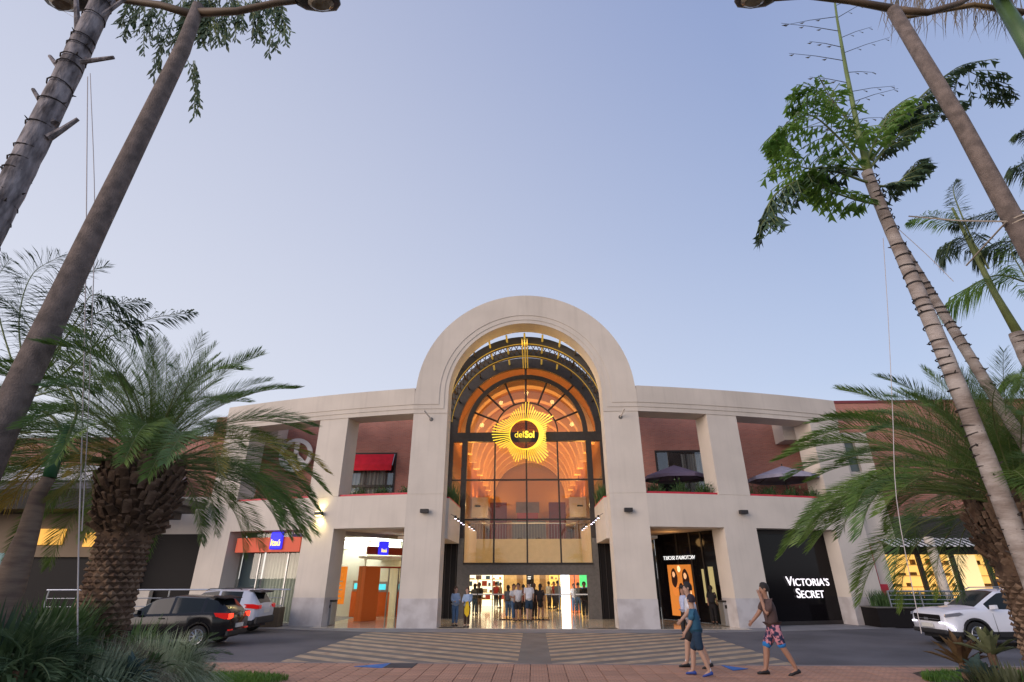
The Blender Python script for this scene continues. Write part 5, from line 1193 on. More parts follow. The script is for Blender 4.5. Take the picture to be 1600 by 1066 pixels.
mound(185, 995, 5.45, .55, .46, 1700, 7, mat('dry_grass', (.16, .14, .09), .9, col2=(.28, .25, .17), scale=6), 'dry greyish grass at the foot of the left date palm', .005)
mound(215, 965, 9.6, 1.1, .45, 420, 3, M_grn, 'upright green strap leaved plant before the black car', .014, 'strap_plant', 'plant')
mound(105, 935, 5.6, .75, .38, 800, 4, M_grn, 'bright green bush between the left palm trunks', .014, 'bush', 'bush')
mound(25, 950, 4.6, .9, .5, 1400, 5, leafmat('dark_bush', (.03, .06, .025), (.09, .14, .06)), 'very dark bush at the lower left corner', .014, 'bush', 'bush')
mound(60, 1010, 4.6, .6, .5, 1400, 6, leafmat('dark_bush2', (.04, .08, .035), (.10, .16, .08)), 'dark spiky bush under the cycad in the lower left corner', .012, 'bush', 'bush')
mound(1575, 1040, 5.6, .55, .5, 1600, 8, leafmat('dusk_bush', (.03, .04, .018), (.10, .11, .05)), 'brownish green bush at the foot of the right date palm', .012, 'bush', 'bush')
mound(1530, 1066, 6.5, .4, .5, 900, 9, M_cycad, 'low dark bush in the lower right corner', .015, 'bush', 'bush')
def cycad(x, y, F, n, L, seed, label, e0=75, e1=10, mtr=None, trunk=.16, width=.012, leaf=.16, nl=46, name='cycad', cat='cycad'):
    rr = random.Random(seed); c = at_d(x, y, F); t = thing(name, (c.x, c.y, .15), label, cat)
    MB().tube([(c.x, c.y, .1), (c.x, c.y, c.z * .6), (c.x, c.y, c.z)], [trunk * 1.1, trunk, trunk * .7], 12).build('trunk', M_boot, t)
    variants = []
    for v in range(3):
        pts = [Vector((0, 0, 0))]
        for i in range(6):
            e = radians(e0 - v * 18 + (e1 - e0) * ((i + .5) / 6)); pts.append(pts[-1] + Vector((cos(e), .03 * i * (v - 1), sin(e))) * L / 6)
        a, b = pinnate(pts, leaf, nl, droop=.1, fwd=.5, width=width, vee=.35, seed=seed * 7 + v, messy=.06, t0=.15, stalk=.012)
        a.add(b.v, b.f); me = a.mesh('frond'); me.materials.append(mtr or M_cycad); variants.append(me)
    for i in range(n):
        o = bpy.data.objects.new('frond', variants[i % 3]); COL.objects.link(o); o.parent = t; o.location = Vector((c.x, c.y, c.z)) - t.location
        o.rotation_euler = (rr.uniform(-.15, .15), rr.uniform(-.1, .35), i * 2.39996); s_ = rr.uniform(.8, 1.1); o.scale = (s_,) * 3
cycad(38, 1045, 4.4, 22, .42, 3, 'large dark cycad with arching fronds in the lower left corner')
cycad(287, 1040, 8.5, 15, .62, 4, 'small cycad with a stubby trunk in front of the black car', mtr=leafmat('cycad_pale', (.04, .075, .03), (.11, .17, .07)), width=.02)
def rosette(x, y, F, n, L, w_, mtr, label, seed, e=(20, 85), name='agave', cat='plant'):
    rr = random.Random(seed); c = at_d(x, y, F); t = thing(name, (c.x, c.y, .1), label, cat); z0 = max(.15, c.z)
    for i in range(n):
        a = i * 2.39996; el = radians(e[0] + (e[1] - e[0]) * i / n); L_ = L * rr.uniform(.8, 1.1); d = Vector((cos(a) * cos(el), sin(a) * cos(el), sin(el))); s_ = Vector((-sin(a), cos(a), 0)); b0 = Vector((c.x, c.y, z0))
        up = Vector((-cos(a) * sin(el), -sin(a) * sin(el), cos(el))) * w_ * .35
        P = [b0, b0 + d * L_ * .35, b0 + d * L_ * .75 + Vector((0, 0, -.02)), b0 + d * L_ - Vector((0, 0, .05))]
        m = MB(); m.add([P[0] - s_ * w_ * .5, P[0] + s_ * w_ * .5, P[1] + s_ * w_ + up, P[1] - s_ * w_ + up, P[2] + s_ * w_ * .8 + up, P[2] - s_ * w_ * .8 + up, P[3], P[1] - up * .3, P[2] - up * .3, P[0]],
                        [(9, 1, 2, 7), (0, 9, 7, 3), (7, 2, 4, 8), (3, 7, 8, 5), (8, 4, 6), (5, 8, 6)])
        m.build('leaf', mtr, t, fix=False)
    MB().tube([(c.x, c.y, .1), (c.x, c.y, z0 + .04)], .05, 8).build('stem', M_boot, t)
rosette(200, 1066, 5.0, 18, .26, .028, M_blue, 'blue green agave in front of the fuzzy grass mound', 1)
rosette(232, 1056, 5.6, 12, .26, .028, M_grn, 'smaller green agave right of the blue green one', 2, e=(30, 88))
rosette(1505, 1040, 8.6, 20, .48, .055, M_red, 'bronze red broad leaved bromeliad at the lower right', 5, name='bromeliad')
rosette(1550, 1025, 8.2, 16, .42, .06, leafmat('cream_leaf', (.10, .12, .05), (.30, .32, .18)), 'pale variegated bromeliad beside the right date palm trunk', 6, name='bromeliad')
rosette(1535, 1062, 7.8, 14, .34, .09, M_blue, 'blue green broad leaved plant in the lower right corner', 7, name='succulent')
tag(MB().bar(at_d(318, 1062, 11.5), at_d(336, 1038, 11.5), .05).build('stake', M_boot), 'short leaning dark wooden stake beside the small cycad', 'stake')
# --- terrace plants along the red ledges
M_tp = leafmat('terrace_green', (.035, .08, .025), (.10, .18, .06))
def ledge_plants(s, X0, X1, n, h, seed, label, w_=.012):
    rr = random.Random(seed); m = MB()
    for i in range(n):
        X = rr.uniform(X0, X1); k = .55 + .45 * sin(X * 5.1 + seed) ; p = wing(s, X, rr.uniform(.25, .7), ZS + .02); a = rr.uniform(0, 6.283); hh = h * k * rr.uniform(.35, 1.1); sp = rr.uniform(.1, .8)
        d = Vector((cos(a) * sp, sin(a) * sp, 1)); s_ = Vector((-sin(a), cos(a), 0)) * w_
        if rr.random() < .5:
            m.add([p - s_, p + s_, p + d * hh * .6 + s_, p + d * hh * .6 - s_, p + d * hh + Vector((cos(a), sin(a), -.6)) * hh * .25], [(0, 1, 2, 3), (3, 2, 4)])
        else:
            q = p + d * hh * rr.random(); u = Vector((rr.uniform(-1, 1), rr.uniform(-1, 1), rr.uniform(-1, 1))) * .07; v = Vector((rr.uniform(-1, 1), rr.uniform(-1, 1), rr.uniform(-1, 1))) * .05; m.add([q, q + u, q + u + v, q + v], [(0, 1, 2, 3)])
    o = m.build('ledge_plants', M_tp, fix=False); tag(o, label, 'plants'); o['kind'] = 'stuff'
ledge_plants(1, 5.75, 9.1, 1500, .85, 1, 'green plants along the inner right terrace ledge under the dark parasol'); ledge_plants(1, 11.0, 15.1, 1600, .75, 2, 'green plants along the outer right terrace ledge under the pale parasol')
ledge_plants(-1, 5.75, 9.1, 1100, .6, 3, 'green plants along the left terrace ledge under the crimson awning'); ledge_plants(-1, 10.9, 15.1, 900, .5, 4, 'green plants along the outer left terrace ledge below the peace symbol')
for s in (-1, 1):
    m = MB(); rr = random.Random(s + 5)
    for i in range(700):
        p = Vector((s * rr.uniform(3.85, 4.5), rr.uniform(2.0, 5.2), 5.66)); h_ = rr.uniform(.1, .95); a = rr.uniform(0, 6.283); d = Vector((cos(a) * .4, sin(a) * .4, 1)) * h_; sv = Vector((-sin(a), cos(a), 0)) * .015
        m.add([p - sv, p + sv, p + d * .7 + sv, p + d * .7 - sv, p + d], [(0, 1, 2, 3), (3, 2, 4)])
    o = m.build('vestibule_plants', M_tp, fix=False); tag(o, 'plants on top of the %s spotlit vestibule wall' % ('left' if s < 0 else 'right'), 'plants'); o['kind'] = 'stuff'
m = blades(1500, 17.5, 1.9, 1.8, .5, .8, .75, .012, 77); o = m.build('planter_shrubs', M_tp, fix=False); tag(o, 'green shrubs in the black planter under the cafe windows', 'plants'); o['kind'] = 'stuff'

# ================================================================ CARS
M_tyre = mat('tyre_rubber', (.015, .015, .016), .85, bump=.2, bscale=60); M_rim = mat('alloy_rim', (.35, .36, .38), .3, metal=.8)
M_autoglass = mat('car_window_glass', (.012, .016, .018), .08, spec=.3); M_trim = mat('black_plastic_trim', (.022, .021, .022), .6)
M_tail = mat('tail_lamp_red', (.45, .01, .01), .15, emit=(1, .02, .015), es=.16); M_taillit = emis('tail_lamp_lit', (1.0, .05, .02), 1.7); M_plate = mat('number_plate', (.7, .68, .62), .5)
def lerp_tab(tab, x):
    if x <= tab[0][0]: return tab[0][1]
    for (a, b), (c, d) in zip(tab, tab[1:]):
        if x <= c:
            t = (x - a) / (c - a); return b + (d - b) * t
    return tab[-1][1]
def car(label, L, W, paint, low, belt, roof, gh, wh_f, wh_r, wr, plan, cladding=False, windows=()):
    """x forward. low/belt/roof: (x, z) tables; gh: greenhouse half width factor table; windows: (x0, x1) side glass spans; plan: (x, half width) table"""
    t = thing('parked_car', (0, 0, 0), label, 'car')
    N = 96; xs = [-L / 2 + L * i / N for i in range(N + 1)]
    body = MB(); glass = MB(); clad = MB()
    def low_z(x):
        z = lerp_tab(low, x)
        for c in (wh_f, wh_r):
            d = abs(x - c); R = wr + .055
            if d < R: z = max(z, wr + sqrt(R * R - d * d) * 1.0)
        return z
    secs = []
    for x in xs:
        hw = lerp_tab(plan, x); zl = low_z(x); zb = lerp_tab(belt, x); zr = lerp_tab(roof, x); g_ = lerp_tab(gh, x)
        zm = zl + (zb - zl) * (.20 if cladding else .45); zs_ = zb - .10
        zl2 = min(zl, zb - .12); 
        sec = [(hw * .955, zl2), (hw * .99, max(zl2 + .02, min(zm, zb - .12))), (hw, max(zl2 + .03, zs_)), (hw * .955, zb)]
        rw = hw * g_
        if zr > zb + .03: sec += [(hw * .93, zb + .012), (rw, zr - .055), (rw * .82, zr - .008), (rw * .4, zr + .012), (0, zr + .018)]
        else: sec += [(hw * .91, zb + .012), (hw * .75, zb + (zr - zb) * .5 + .015), (hw * .55, zr), (hw * .3, zr + .012), (0, zr + .015)]
        secs.append(sec)
    def isglass(row, x):
        if row == 4 and any(a < x < b for a, b in windows) and lerp_tab(roof, x) > lerp_tab(belt, x) + .12: return True
        if row >= 6 and any(a < x < b for a, b in screens): return True
        if row == 5 and any(a < x < b for a, b in screens): return False
        return False
    screens = []
    # windscreen and rear window: where the roof line climbs steeply
    x = -L / 2
    for i in range(N):
        s_ = (lerp_tab(roof, xs[i + 1]) - lerp_tab(roof, xs[i])) / (xs[1] - xs[0])
        if abs(s_) > .28 and lerp_tab(roof, xs[i]) > lerp_tab(belt, xs[i]) + .02 and lerp_tab(roof, xs[i + 1]) > lerp_tab(belt, xs[i + 1]) + .06: screens.append((xs[i] - 1e-4, xs[i + 1] + 1e-4))
    for sg in (1, -1):
        for i in range(N):
            xm = (xs[i] + xs[i + 1]) / 2
            for r_ in range(8):
                a, b, c, d = [(xs[i], sg * secs[i][r_][0], secs[i][r_][1]), (xs[i + 1], sg * secs[i + 1][r_][0], secs[i + 1][r_][1]), (xs[i + 1], sg * secs[i + 1][r_ + 1][0], secs[i + 1][r_ + 1][1]), (xs[i], sg * secs[i][r_ + 1][0], secs[i][r_ + 1][1])]
                tgt = glass if isglass(r_, xm) else (clad if (cladding and r_ == 0) else body)
                tgt.quad(a, b, c, d)
    for e in (0, N):  # end caps
        for r_ in range(8):
            s_ = secs[e]; body.quad((xs[e], s_[r_][0], s_[r_][1]), (xs[e], s_[r_ + 1][0], s_[r_ + 1][1]), (xs[e], -s_[r_ + 1][0], s_[r_ + 1][1]), (xs[e], -s_[r_][0], s_[r_][1]))
    def fin(mb, nm, mt_):
        o = mb.build(nm, mt_, t, fix=False); b = bmesh.new(); b.from_mesh(o.data); bmesh.ops.remove_doubles(b, verts=b.verts, dist=.0005); bmesh.ops.recalc_face_normals(b, faces=b.faces); b.to_mesh(o.data); b.free()
        for p in o.data.polygons: p.use_smooth = True
        return o
    fin(body, 'body', paint); fin(glass, 'window_glass', M_autoglass)
    if cladding: fin(clad, 'sill_cladding', M_trim)
    MB().box(-L / 2 + .25, L / 2 - .25, -W / 2 + .22, W / 2 - .22, .22, .62).build('underbody', M_trim, t)
    # wheels with arch, tyre, rim
    for wx in (wh_f, wh_r):
        for sg in (1, -1):
            y = sg * (W / 2 - .11)
            wt = MB(); wt.tube([(wx, y - sg * .16, wr), (wx, y - sg * .12, wr), (wx, y + sg * .07, wr), (wx, y + sg * .095, wr)], [wr * .9, wr, wr, wr * .93], 28)
            wo = wt.build('wheel', M_tyre, t)
            rm = MB(); rm.tube([(wx, y + sg * .09, wr), (wx, y + sg * .10, wr)], [wr * .66, wr * .66], 24); rm.build('hub_disc', M_trim, wo)
            rm = MB()
            for k in range(10):
                a = 2 * pi * k / 10; rm.bar((wx + .03 * cos(a), y + sg * .108, wr + .03 * sin(a)), (wx + wr * .64 * cos(a), y + sg * .104, wr + wr * .64 * sin(a)), .032)
            P = [2 * pi * k / 24 for k in range(25)]; rm.tube([(wx + wr * .66 * cos(a), y + sg * .10, wr + wr * .66 * sin(a)) for a in P], .014, 5)
            rm.build('rim', M_rim, wo)
            am = MB(); P = [pi * k / 16 for k in range(17)]; R = wr + .06
            yy = sg * (lerp_tab(plan, wx) + .004)
            am.strip([(wx + R * cos(a), yy, wr + R * sin(a)) for a in P], [(wx + (R + .035) * cos(a), yy, wr + (R + .035) * sin(a)) for a in P], [(wx + (R + .035) * cos(a), yy - sg * .10, wr + (R + .035) * sin(a)) for a in P], [(wx + R * cos(a), yy - sg * .14, wr + R * sin(a)) for a in P])
            am.build('arch_trim', M_trim if cladding else paint, t)
    for sg in (1, -1):
        mx_ = max(b for a, b in windows) - .12; zb = lerp_tab(belt, mx_)
        m = MB(); m.hexa([(mx_ - .05, sg * W / 2 * .97, zb + .0), (mx_ + .12, sg * W / 2 * .97, zb + .0), (mx_ + .08, sg * (W / 2 + .17), zb + .03), (mx_ - .03, sg * (W / 2 + .17), zb + .03), (mx_ - .05, sg * W / 2 * .97, zb + .13), (mx_ + .10, sg * W / 2 * .97, zb + .13), (mx_ + .06, sg * (W / 2 + .16), zb + .15), (mx_ - .03, sg * (W / 2 + .16), zb + .15)]); m.build('mirror', paint, t, bevel=.015)
        for (a, b) in windows[:-1] if False else ():
            pass
        for hx in ((windows[0][0] + windows[0][1]) / 2 - .25, (windows[-1][0] + windows[-1][1]) / 2 - .35):
            yy = lerp_tab(plan, hx) + .012; MB().box(hx - .09, hx + .09, *sorted((sg * (yy - .02), sg * (yy + .015))), lerp_tab(belt, hx) - .14, lerp_tab(belt, hx) - .105).build('door_handle', paint, t)
        for dx in [w[0] - .03 for w in windows[1:]] + [windows[-1][1] - .05]:
            yy = lerp_tab(plan, dx); MB().box(dx - .004, dx + .004, *sorted((sg * (yy - .02), sg * (yy + .0025))), .34, lerp_tab(belt, dx) - .1).build('door_gap', M_black, t)
    return t
def put(t, x, y, deg): t.location = (x, y, .006); t.rotation_euler.z = radians(deg)
# -- black hatchback (rear towards the right)
Lb = 4.35
cb_ = car('black hatchback with glowing tail lamps, its nose hidden by the left date palm', Lb, 1.8, mat('black_car_paint', (.006, .006, .007), .22, coat=.25, spec=.3),
          [(-2.175, .42), (-1.9, .26), (1.8, .22), (2.175, .34)], [(-2.175, .80), (-2.1, .95), (-1.6, 1.00), (.9, .93), (1.3, .92), (2.0, .74), (2.175, .58)],
          [(-2.175, .82), (-2.10, .98), (-1.98, 1.10), (-1.62, 1.39), (-1.2, 1.46), (-.3, 1.49), (.35, 1.42), (1.15, .96), (1.3, .94), (2.0, .76), (2.175, .60)],
          [(-2.2, .80), (-1.6, .74), (0, .76), (.6, .74), (1.2, .80), (2.2, .8)], 1.32, -1.28, .315, [(-2.175, .66), (-2.05, .82), (-1.7, .885), (-.5, .90), (1.2, .885), (1.9, .80), (2.175, .58)],
          windows=((-1.72, -1.30), (-1.24, -.30), (-.22, .80)))
for sg in (1, -1):
    m = MB(); m.prism([(-2.13, .98), (-1.70, .99), (-1.78, .88), (-2.06, .80), (-2.14, .82)], lambda u, v, q: (u, sg * (.80 + q + max(0, (u + 2.15)) * .22), v), .0, .03); m.build('tail_lamp', M_tail, cb_)
    m = MB(); m.box(-2.17, -2.08, *sorted((sg * .50, sg * .78)), .80, .96); m.build('tail_lamp', M_taillit, cb_, bevel=.02)
    m = MB(); m.box(-2.205, -2.14, *sorted((sg * .45, sg * .70)), .46, .50); m.build('reflector', M_tail, cb_)
MB().box(-2.215, -2.17, -.26, .26, .53, .65).build('number_plate', M_plate, cb_); m = MB(); m.hexa([(-1.85, -.62, 1.38), (-1.45, -.64, 1.44), (-1.45, .64, 1.44), (-1.85, .62, 1.38), (-1.88, -.60, 1.405), (-1.45, -.62, 1.47), (-1.45, .62, 1.47), (-1.88, .60, 1.405)]); m.build('spoiler', M_black, cb_)
MB().box(-2.19, -2.08, -.72, .72, .30, .46).build('bumper', M_trim, cb_, bevel=.03)
MB().tube([(-2.16, 0, .885), (-2.185, 0, .885)], .06, 14).build('badge', M_rim, cb_)
# -- silver white SUV
Ls = 4.15
cs_ = car('silver white compact car with red claw shaped tail lamps parked beyond the black one', Ls, 1.78, mat('silver_white_paint', (.52, .53, .58), .3, coat=.4, var=.02),
          [(-2.075, .50), (-1.9, .34), (1.8, .28), (2.075, .36)], [(-2.075, .88), (-2.0, 1.02), (-1.5, 1.06), (.9, .98), (1.3, .97), (1.95, .80), (2.075, .62)],
          [(-2.075, .90), (-2.0, 1.06), (-1.94, 1.14), (-1.66, 1.50), (-1.3, 1.56), (-.3, 1.58), (.3, 1.52), (1.05, 1.02), (1.3, .99), (1.95, .82), (2.075, .64)],
          [(-2.2, .80), (-1.6, .75), (0, .77), (.6, .75), (1.2, .80), (2.2, .8)], 1.28, -1.26, .335, [(-2.075, .68), (-1.95, .82), (-1.6, .88), (-.5, .89), (1.2, .875), (1.85, .80), (2.075, .6)], cladding=True,
          windows=((-1.30, -.42), (-.34, .72)))
for sg in (1, -1):
    m = MB(); m.prism([(-2.06, 1.02), (-1.86, 1.06), (-1.50, 1.06), (-1.62, 1.0), (-1.56, .93), (-1.85, .90), (-2.05, .88)], lambda u, v, q: (u, sg * (.80 + q + max(0, (u + 2.06)) * .17), v), .0, .03); m.build('tail_lamp', M_tail, cs_)
    m = MB(); m.box(-2.085, -2.0, *sorted((sg * .52, sg * .79)), .88, 1.02); m.build('tail_lamp', M_tail, cs_, bevel=.02)
    MB().tube([(-1.2, sg * .62, 1.57), (-1.1, sg * .62, 1.62), (.1, sg * .62, 1.61), (.25, sg * .62, 1.55)], .016, 6).build('roof_rail', M_trim, cs_)
MB().box(-2.11, -1.98, -.80, .80, .34, .60).build('bumper', M_trim, cs_, bevel=.04); MB().box(-2.09, -2.06, -.26, .26, .72, .84).build('number_plate', M_plate, cs_)
m = MB(); m.hexa([(-1.98, -.60, 1.46), (-1.5, -.62, 1.53), (-1.5, .62, 1.53), (-1.98, .60, 1.46), (-2.0, -.58, 1.50), (-1.5, -.60, 1.565), (-1.5, .60, 1.565), (-2.0, .58, 1.50)]); m.build('spoiler', M_trim, cs_)
# -- white SUV, front towards the left
Lw = 4.5
cw_ = car('white sport utility car with lit corner lamp at the right, behind the date palm', Lw, 1.88, mat('white_car_paint', (.70, .70, .74), .3, coat=.4, var=.02),
          [(-2.25, .5), (-2.0, .34), (1.9, .30), (2.25, .36)], [(-2.25, .95), (-2.0, 1.08), (1.0, 1.09), (1.3, 1.10), (1.9, 1.06), (2.12, .98), (2.22, .88), (2.25, .70)],
          [(-2.25, .97), (-2.1, 1.3), (-1.8, 1.62), (-.3, 1.68), (.25, 1.62), (1.02, 1.17), (1.3, 1.14), (1.9, 1.09), (2.12, 1.01), (2.22, .90), (2.25, .72)],
          [(-2.2, .80), (-1.6, .76), (0, .77), (.6, .75), (1.2, .80), (2.2, .8)], 1.36, -1.32, .37, [(-2.25, .72), (-2.1, .86), (-1.7, .93), (-.5, .94), (1.2, .93), (1.95, .88), (2.25, .74)], cladding=True,
          windows=((-1.80, -1.3), (-1.22, -.30), (-.22, .80)))
for sg in (1, -1):
    m = MB(); m.prism([(2.20, .95), (1.78, 1.01), (1.70, .97), (1.85, .90), (2.22, .87)], lambda u, v, q: (u, sg * (.775 + q + (2.25 - u) * .24), v), .0, .035); m.build('headlight', mat('headlamp_lens', (.25, .26, .30), .05, metal=.3), cw_)
    m = MB(); m.tube([(2.275, sg * .55, .70), (2.245, sg * .76, .69), (2.10, sg * .87, .60), (2.05, sg * .89, .50)], .020, 6); m.build('fog_lamp', emis('daylight_lamp', (.88, .84, 1.0), 3), cw_)
    MB().tube([(-1.5, sg * .68, 1.66), (-1.3, sg * .68, 1.73), (.0, sg * .68, 1.72), (.15, sg * .68, 1.66)], .018, 6).build('roof_rail', M_rim, cw_)
g_ = MB().box(2.22, 2.275, -.60, .60, .72, .92).build('grille', M_black, cw_, bevel=.02); MB().box(2.276, 2.285, -.58, .58, .78, .795).build('chrome_bar', M_rim, g_)
MB().box(2.2, 2.30, -.78, .78, .36, .50).build('bumper', M_trim, cw_, bevel=.04); MB().box(2.285, 2.31, -.26, .26, .54, .66).build('number_plate', M_plate, cw_); MB().box(2.276, 2.29, -.09, .09, .75, .82).build('badge', M_rim, cw_)
put(cb_, -11.85, -5.95, 184); put(cs_, -12.8, -1.75, 182); put(cw_, 15.8, -5.0, 181)

# ================================================================ PEOPLE
def skin_mesh(V, E, R, root=0, sub=1, name='body'):
    me = bpy.data.meshes.new(name); me.from_pydata([tuple(v) for v in V], E, []); me.update()
    o = bpy.data.objects.new('tmp', me); COL.objects.link(o); md = o.modifiers.new('s', 'SKIN'); md.use_smooth_shade = True
    for i, sv in enumerate(me.skin_vertices[0].data):
        r = R[i]; sv.radius = (r, r) if not isinstance(r, (tuple, list)) else r; sv.use_root = (i == root)
    ss = o.modifiers.new('d', 'SUBSURF'); ss.levels = sub; ss.render_levels = sub
    bpy.context.view_layer.update(); out = bpy.data.meshes.new_from_object(o.evaluated_get(bpy.context.evaluated_depsgraph_get())); out.name = name
    bpy.data.objects.remove(o); bpy.data.meshes.remove(me); return out
M_skin = mat('skin_tan', (.36, .19, .125), .6); M_skin2 = mat('skin_light', (.46, .28, .20), .6); M_hair = mat('hair_dark', (.018, .012, .010), .7, bump=.5, bscale=80); M_hairb = mat('hair_brown', (.07, .03, .018), .7)
def cloth(n, c, **k): return mat(n, c, .85, **({'var': .10, 'scale': 6, 'bump': .9, 'bscale': 9} | k))
def person(x, y, z, h, heading, label, shirt, legs, shoes, skin=None, hair=None, stride=.0, arms=((10, 10), (-10, 10)), turn=0, shorts=True, longhair=False, sleeve=.5, fingers=False, group=None, jacket=0, lean=0, dress=False, cap=None, sock=None, foot_dy=0, width=1.0, twoleg=None):
    """heading: degrees, direction faced. arms: per side (shoulder swing forward, elbow bend, [outward]) right, left"""
    skin = skin or M_skin; hair = hair or M_hair; S = h / 1.75
    t = thing('person', (0, 0, 0), label, 'person', group)
    # local: forward +X, left +Y
    V = []; E = []; R = []
    def v(p, r, link=None):
        V.append(Vector(p)); R.append(r); i = len(V) - 1
        if link is not None: E.append((link, i))
        return i
    pel = v((0, 0, .93), (.11, .09)); w_ = v((.0 + lean * .3, 0, 1.08), (.09, .08), pel); ch = v((lean * .7, 0, 1.28), (.115, .09), w_); nb = v((lean, 0, 1.44), (.075, .07), ch); nk = v((lean + .01, 0, 1.51), .064, nb)
    tr = radians(turn); hf = Vector((cos(tr), sin(tr), 0))
    jaw = v(Vector((lean, 0, 0)) + hf * .03 + Vector((0, 0, 1.572)), .080, nk); hd = v(Vector((lean, 0, 0)) + hf * .022 + Vector((0, 0, 1.66)), .102, jaw); tp = v(Vector((lean, 0, 0)) + hf * .008 + Vector((0, 0, 1.72)), .078, hd)
    J = {}
    for si, sg in ((0, -1), (1, 1)):
        a = arms[si]; sw, el = (0, 0) if isinstance(a[0], tuple) else (radians(a[0]), radians(a[1])); outw = radians(a[2] if len(a) > 2 else 7)
        sh = Vector((lean * .95, sg * .165 * width, 1.405)); d = Vector((sin(sw), sg * sin(outw), -cos(sw))).normalized(); eb = sh + d * .275
        ang = sw + el; inw = a[3] if len(a) > 3 else 0; d2 = Vector((sin(ang), -sg * inw, -cos(ang))).normalized(); wr_ = eb + d2 * .235; hn = wr_ + d2 * .065
        if len(a) == 2 and isinstance(a[0], tuple):
            eb = Vector(a[0]); wr_ = Vector(a[1]); d2 = (wr_ - eb).normalized(); hn = wr_ + Vector((.02, 0, .06))
        i0 = v(sh, .064, ch); i1 = v(eb, .052, i0); i2 = v(wr_, .036, i1); i3 = v(hn, (.036, .020), i2)
        J[si] = (sh, eb, wr_, hn, d2)
        if fingers:
            sd = d2.cross(Vector((0, 1, 0))).normalized() if abs(d2.y) < .9 else Vector((1, 0, 0)); cu = Vector((0, -sg, 0))
            for k, (off, ln) in enumerate(((-.024, .058), (-.008, .072), (.008, .068), (.024, .052))):
                f0 = v(hn + sd * off + d2 * .02, .0095, i3); f1 = v(hn + sd * off * 1.1 + d2 * (.02 + ln * .55), .0085, f0); v(hn + sd * off * 1.1 + d2 * (.02 + ln * .95) + cu * .015, .007, f1)
            f0 = v(wr_ + d2 * .03 + sd * .035, .011, i3); v(wr_ + d2 * .075 + sd * .055, .009, f0)
    L_ = {}
    for si, sg in ((0, -1), (1, 1)):
        st = stride * (1 if si == 0 else -1); hp = Vector((0, sg * .088, .90)); an = Vector((st, sg * .085, .085 + (max(0, -st) * .10)))
        mid = (hp + an) / 2; bend = .035 + (.10 * abs(stride) if st < 0 else .02); kn = mid + Vector((bend, 0, .02))
        i0 = v(hp, .098, pel); i1 = v(kn, .070, i0); im = v(kn.lerp(an, .35) + Vector((-.014, 0, 0)), .069, i1); i2 = v(an, .044, im); pit = -.06 if st < 0 else 0.0
        toe = an + Vector((.13, 0, -.05 + (-.03 if st < -.1 else 0))); i3 = v(toe, (.034, .026), i2); L_[si] = (hp, kn, an, toe, st)
    me = skin_mesh(V, E, R, pel); me.materials.append(skin); body = bpy.data.objects.new('body', me); COL.objects.link(body); body.parent = t
    def part(nm, V2, E2, R2, m_, root=0, sub=1):
        me2 = skin_mesh(V2, E2, R2, root, sub, nm); me2.materials.append(m_); o = bpy.data.objects.new(nm, me2); COL.objects.link(o); o.parent = t; return o
    # shirt
    k_ = 1.0 + jacket
    SV = [Vector((0, 0, .85 if not dress else .58)), Vector((.0 + lean * .2, 0, 1.0)), Vector((lean * .4, 0, 1.14)), Vector((lean * .75, 0, 1.30)), Vector((lean * .95, 0, 1.42)), Vector((lean, 0, 1.465))]
    SR = [(.178 * k_, .165 * k_) if not dress else (.19, .17), (.170 * k_, .158 * k_), (.165 * k_, .152 * k_), (.185 * k_, .160 * k_), (.118, .108), (.074, .070)]; SE = [(i, i + 1) for i in range(5)]
    for si in (0, 1):
        sh, eb, wr_, hn, d2 = J[si]; b0 = len(SV); SV.append(sh + Vector((0, 0, .0))); SR.append(.088 * k_); SE.append((3, b0))
        if sleeve <= .6: SV.append(sh.lerp(eb, sleeve + .36)); SR.append(.080 * k_); SE.append((b0, b0 + 1))
        else: SV += [eb, wr_]; SR += [.070 * k_, .054 * k_]; SE += [(b0, b0 + 1), (b0 + 1, b0 + 2)]
    part('jacket' if jacket else ('dress' if dress else 'shirt'), SV, SE, SR, shirt, 2)
    # trousers or shorts
    if legs is not None:
        PV = [Vector((0, 0, 1.04)), Vector((0, 0, .91))]; PR = [(.150, .135), (.165, .15)]; PE = [(0, 1)]
        for si in (0, 1):
            hp, kn, an, toe, st = L_[si]; b0 = len(PV); PV.append(hp + Vector((0, 0, -.06))); PR.append(.118); PE.append((1, b0))
            if shorts: PV.append(hp.lerp(kn, 1.02)); PR.append(.108); PE.append((b0, b0 + 1))
            else: PV += [kn, kn.lerp(an, .5), an + Vector((0, 0, .03))]; PR += [.088, .078, .070]; PE += [(b0, b0 + 1), (b0 + 1, b0 + 2), (b0 + 2, b0 + 3)]
        part('shorts' if shorts else 'trousers', PV, PE, PR, legs, 1)
        if twoleg is not None:
            for si in (0, 1):
                hp, kn, an, toe, st = L_[si]; part('hem', [hp.lerp(kn, .66), hp.lerp(kn, 1.10)], [(0, 1)], [.114, .112], twoleg)
    for si in (0, 1):
        hp, kn, an, toe, st = L_[si]; f0 = an + Vector((-.055, 0, -.045)); dirn = (toe - an); tilt = -.035 if st < -.1 else 0
        m = MB(); rings = []
        for (dx, w2, h2, z0) in ((-.07, .030, .05, 0), (-.03, .040, .075, 0), (.05, .044, .065, 0), (.13, .048, .045, 0), (.185, .032, .028, .004)):
            c = Vector((an.x + dx, an.y, an.z - .085 + (-(dx + .07) * (.25 if st < -.1 else 0)) + (.02 if st < -.1 else 0)))
            rings.append([(c.x, c.y + w2 * cos(2 * pi * j / 10), c.z + max(0.0, h2 * (1 + sin(2 * pi * j / 10)) * .62)) for j in range(10)])
        for rg in rings: m.v += rg
        for i in range(len(rings) - 1):
            for j in range(10): m.f.append((i * 10 + j, i * 10 + (j + 1) % 10, (i + 1) * 10 + (j + 1) % 10, (i + 1) * 10 + j))
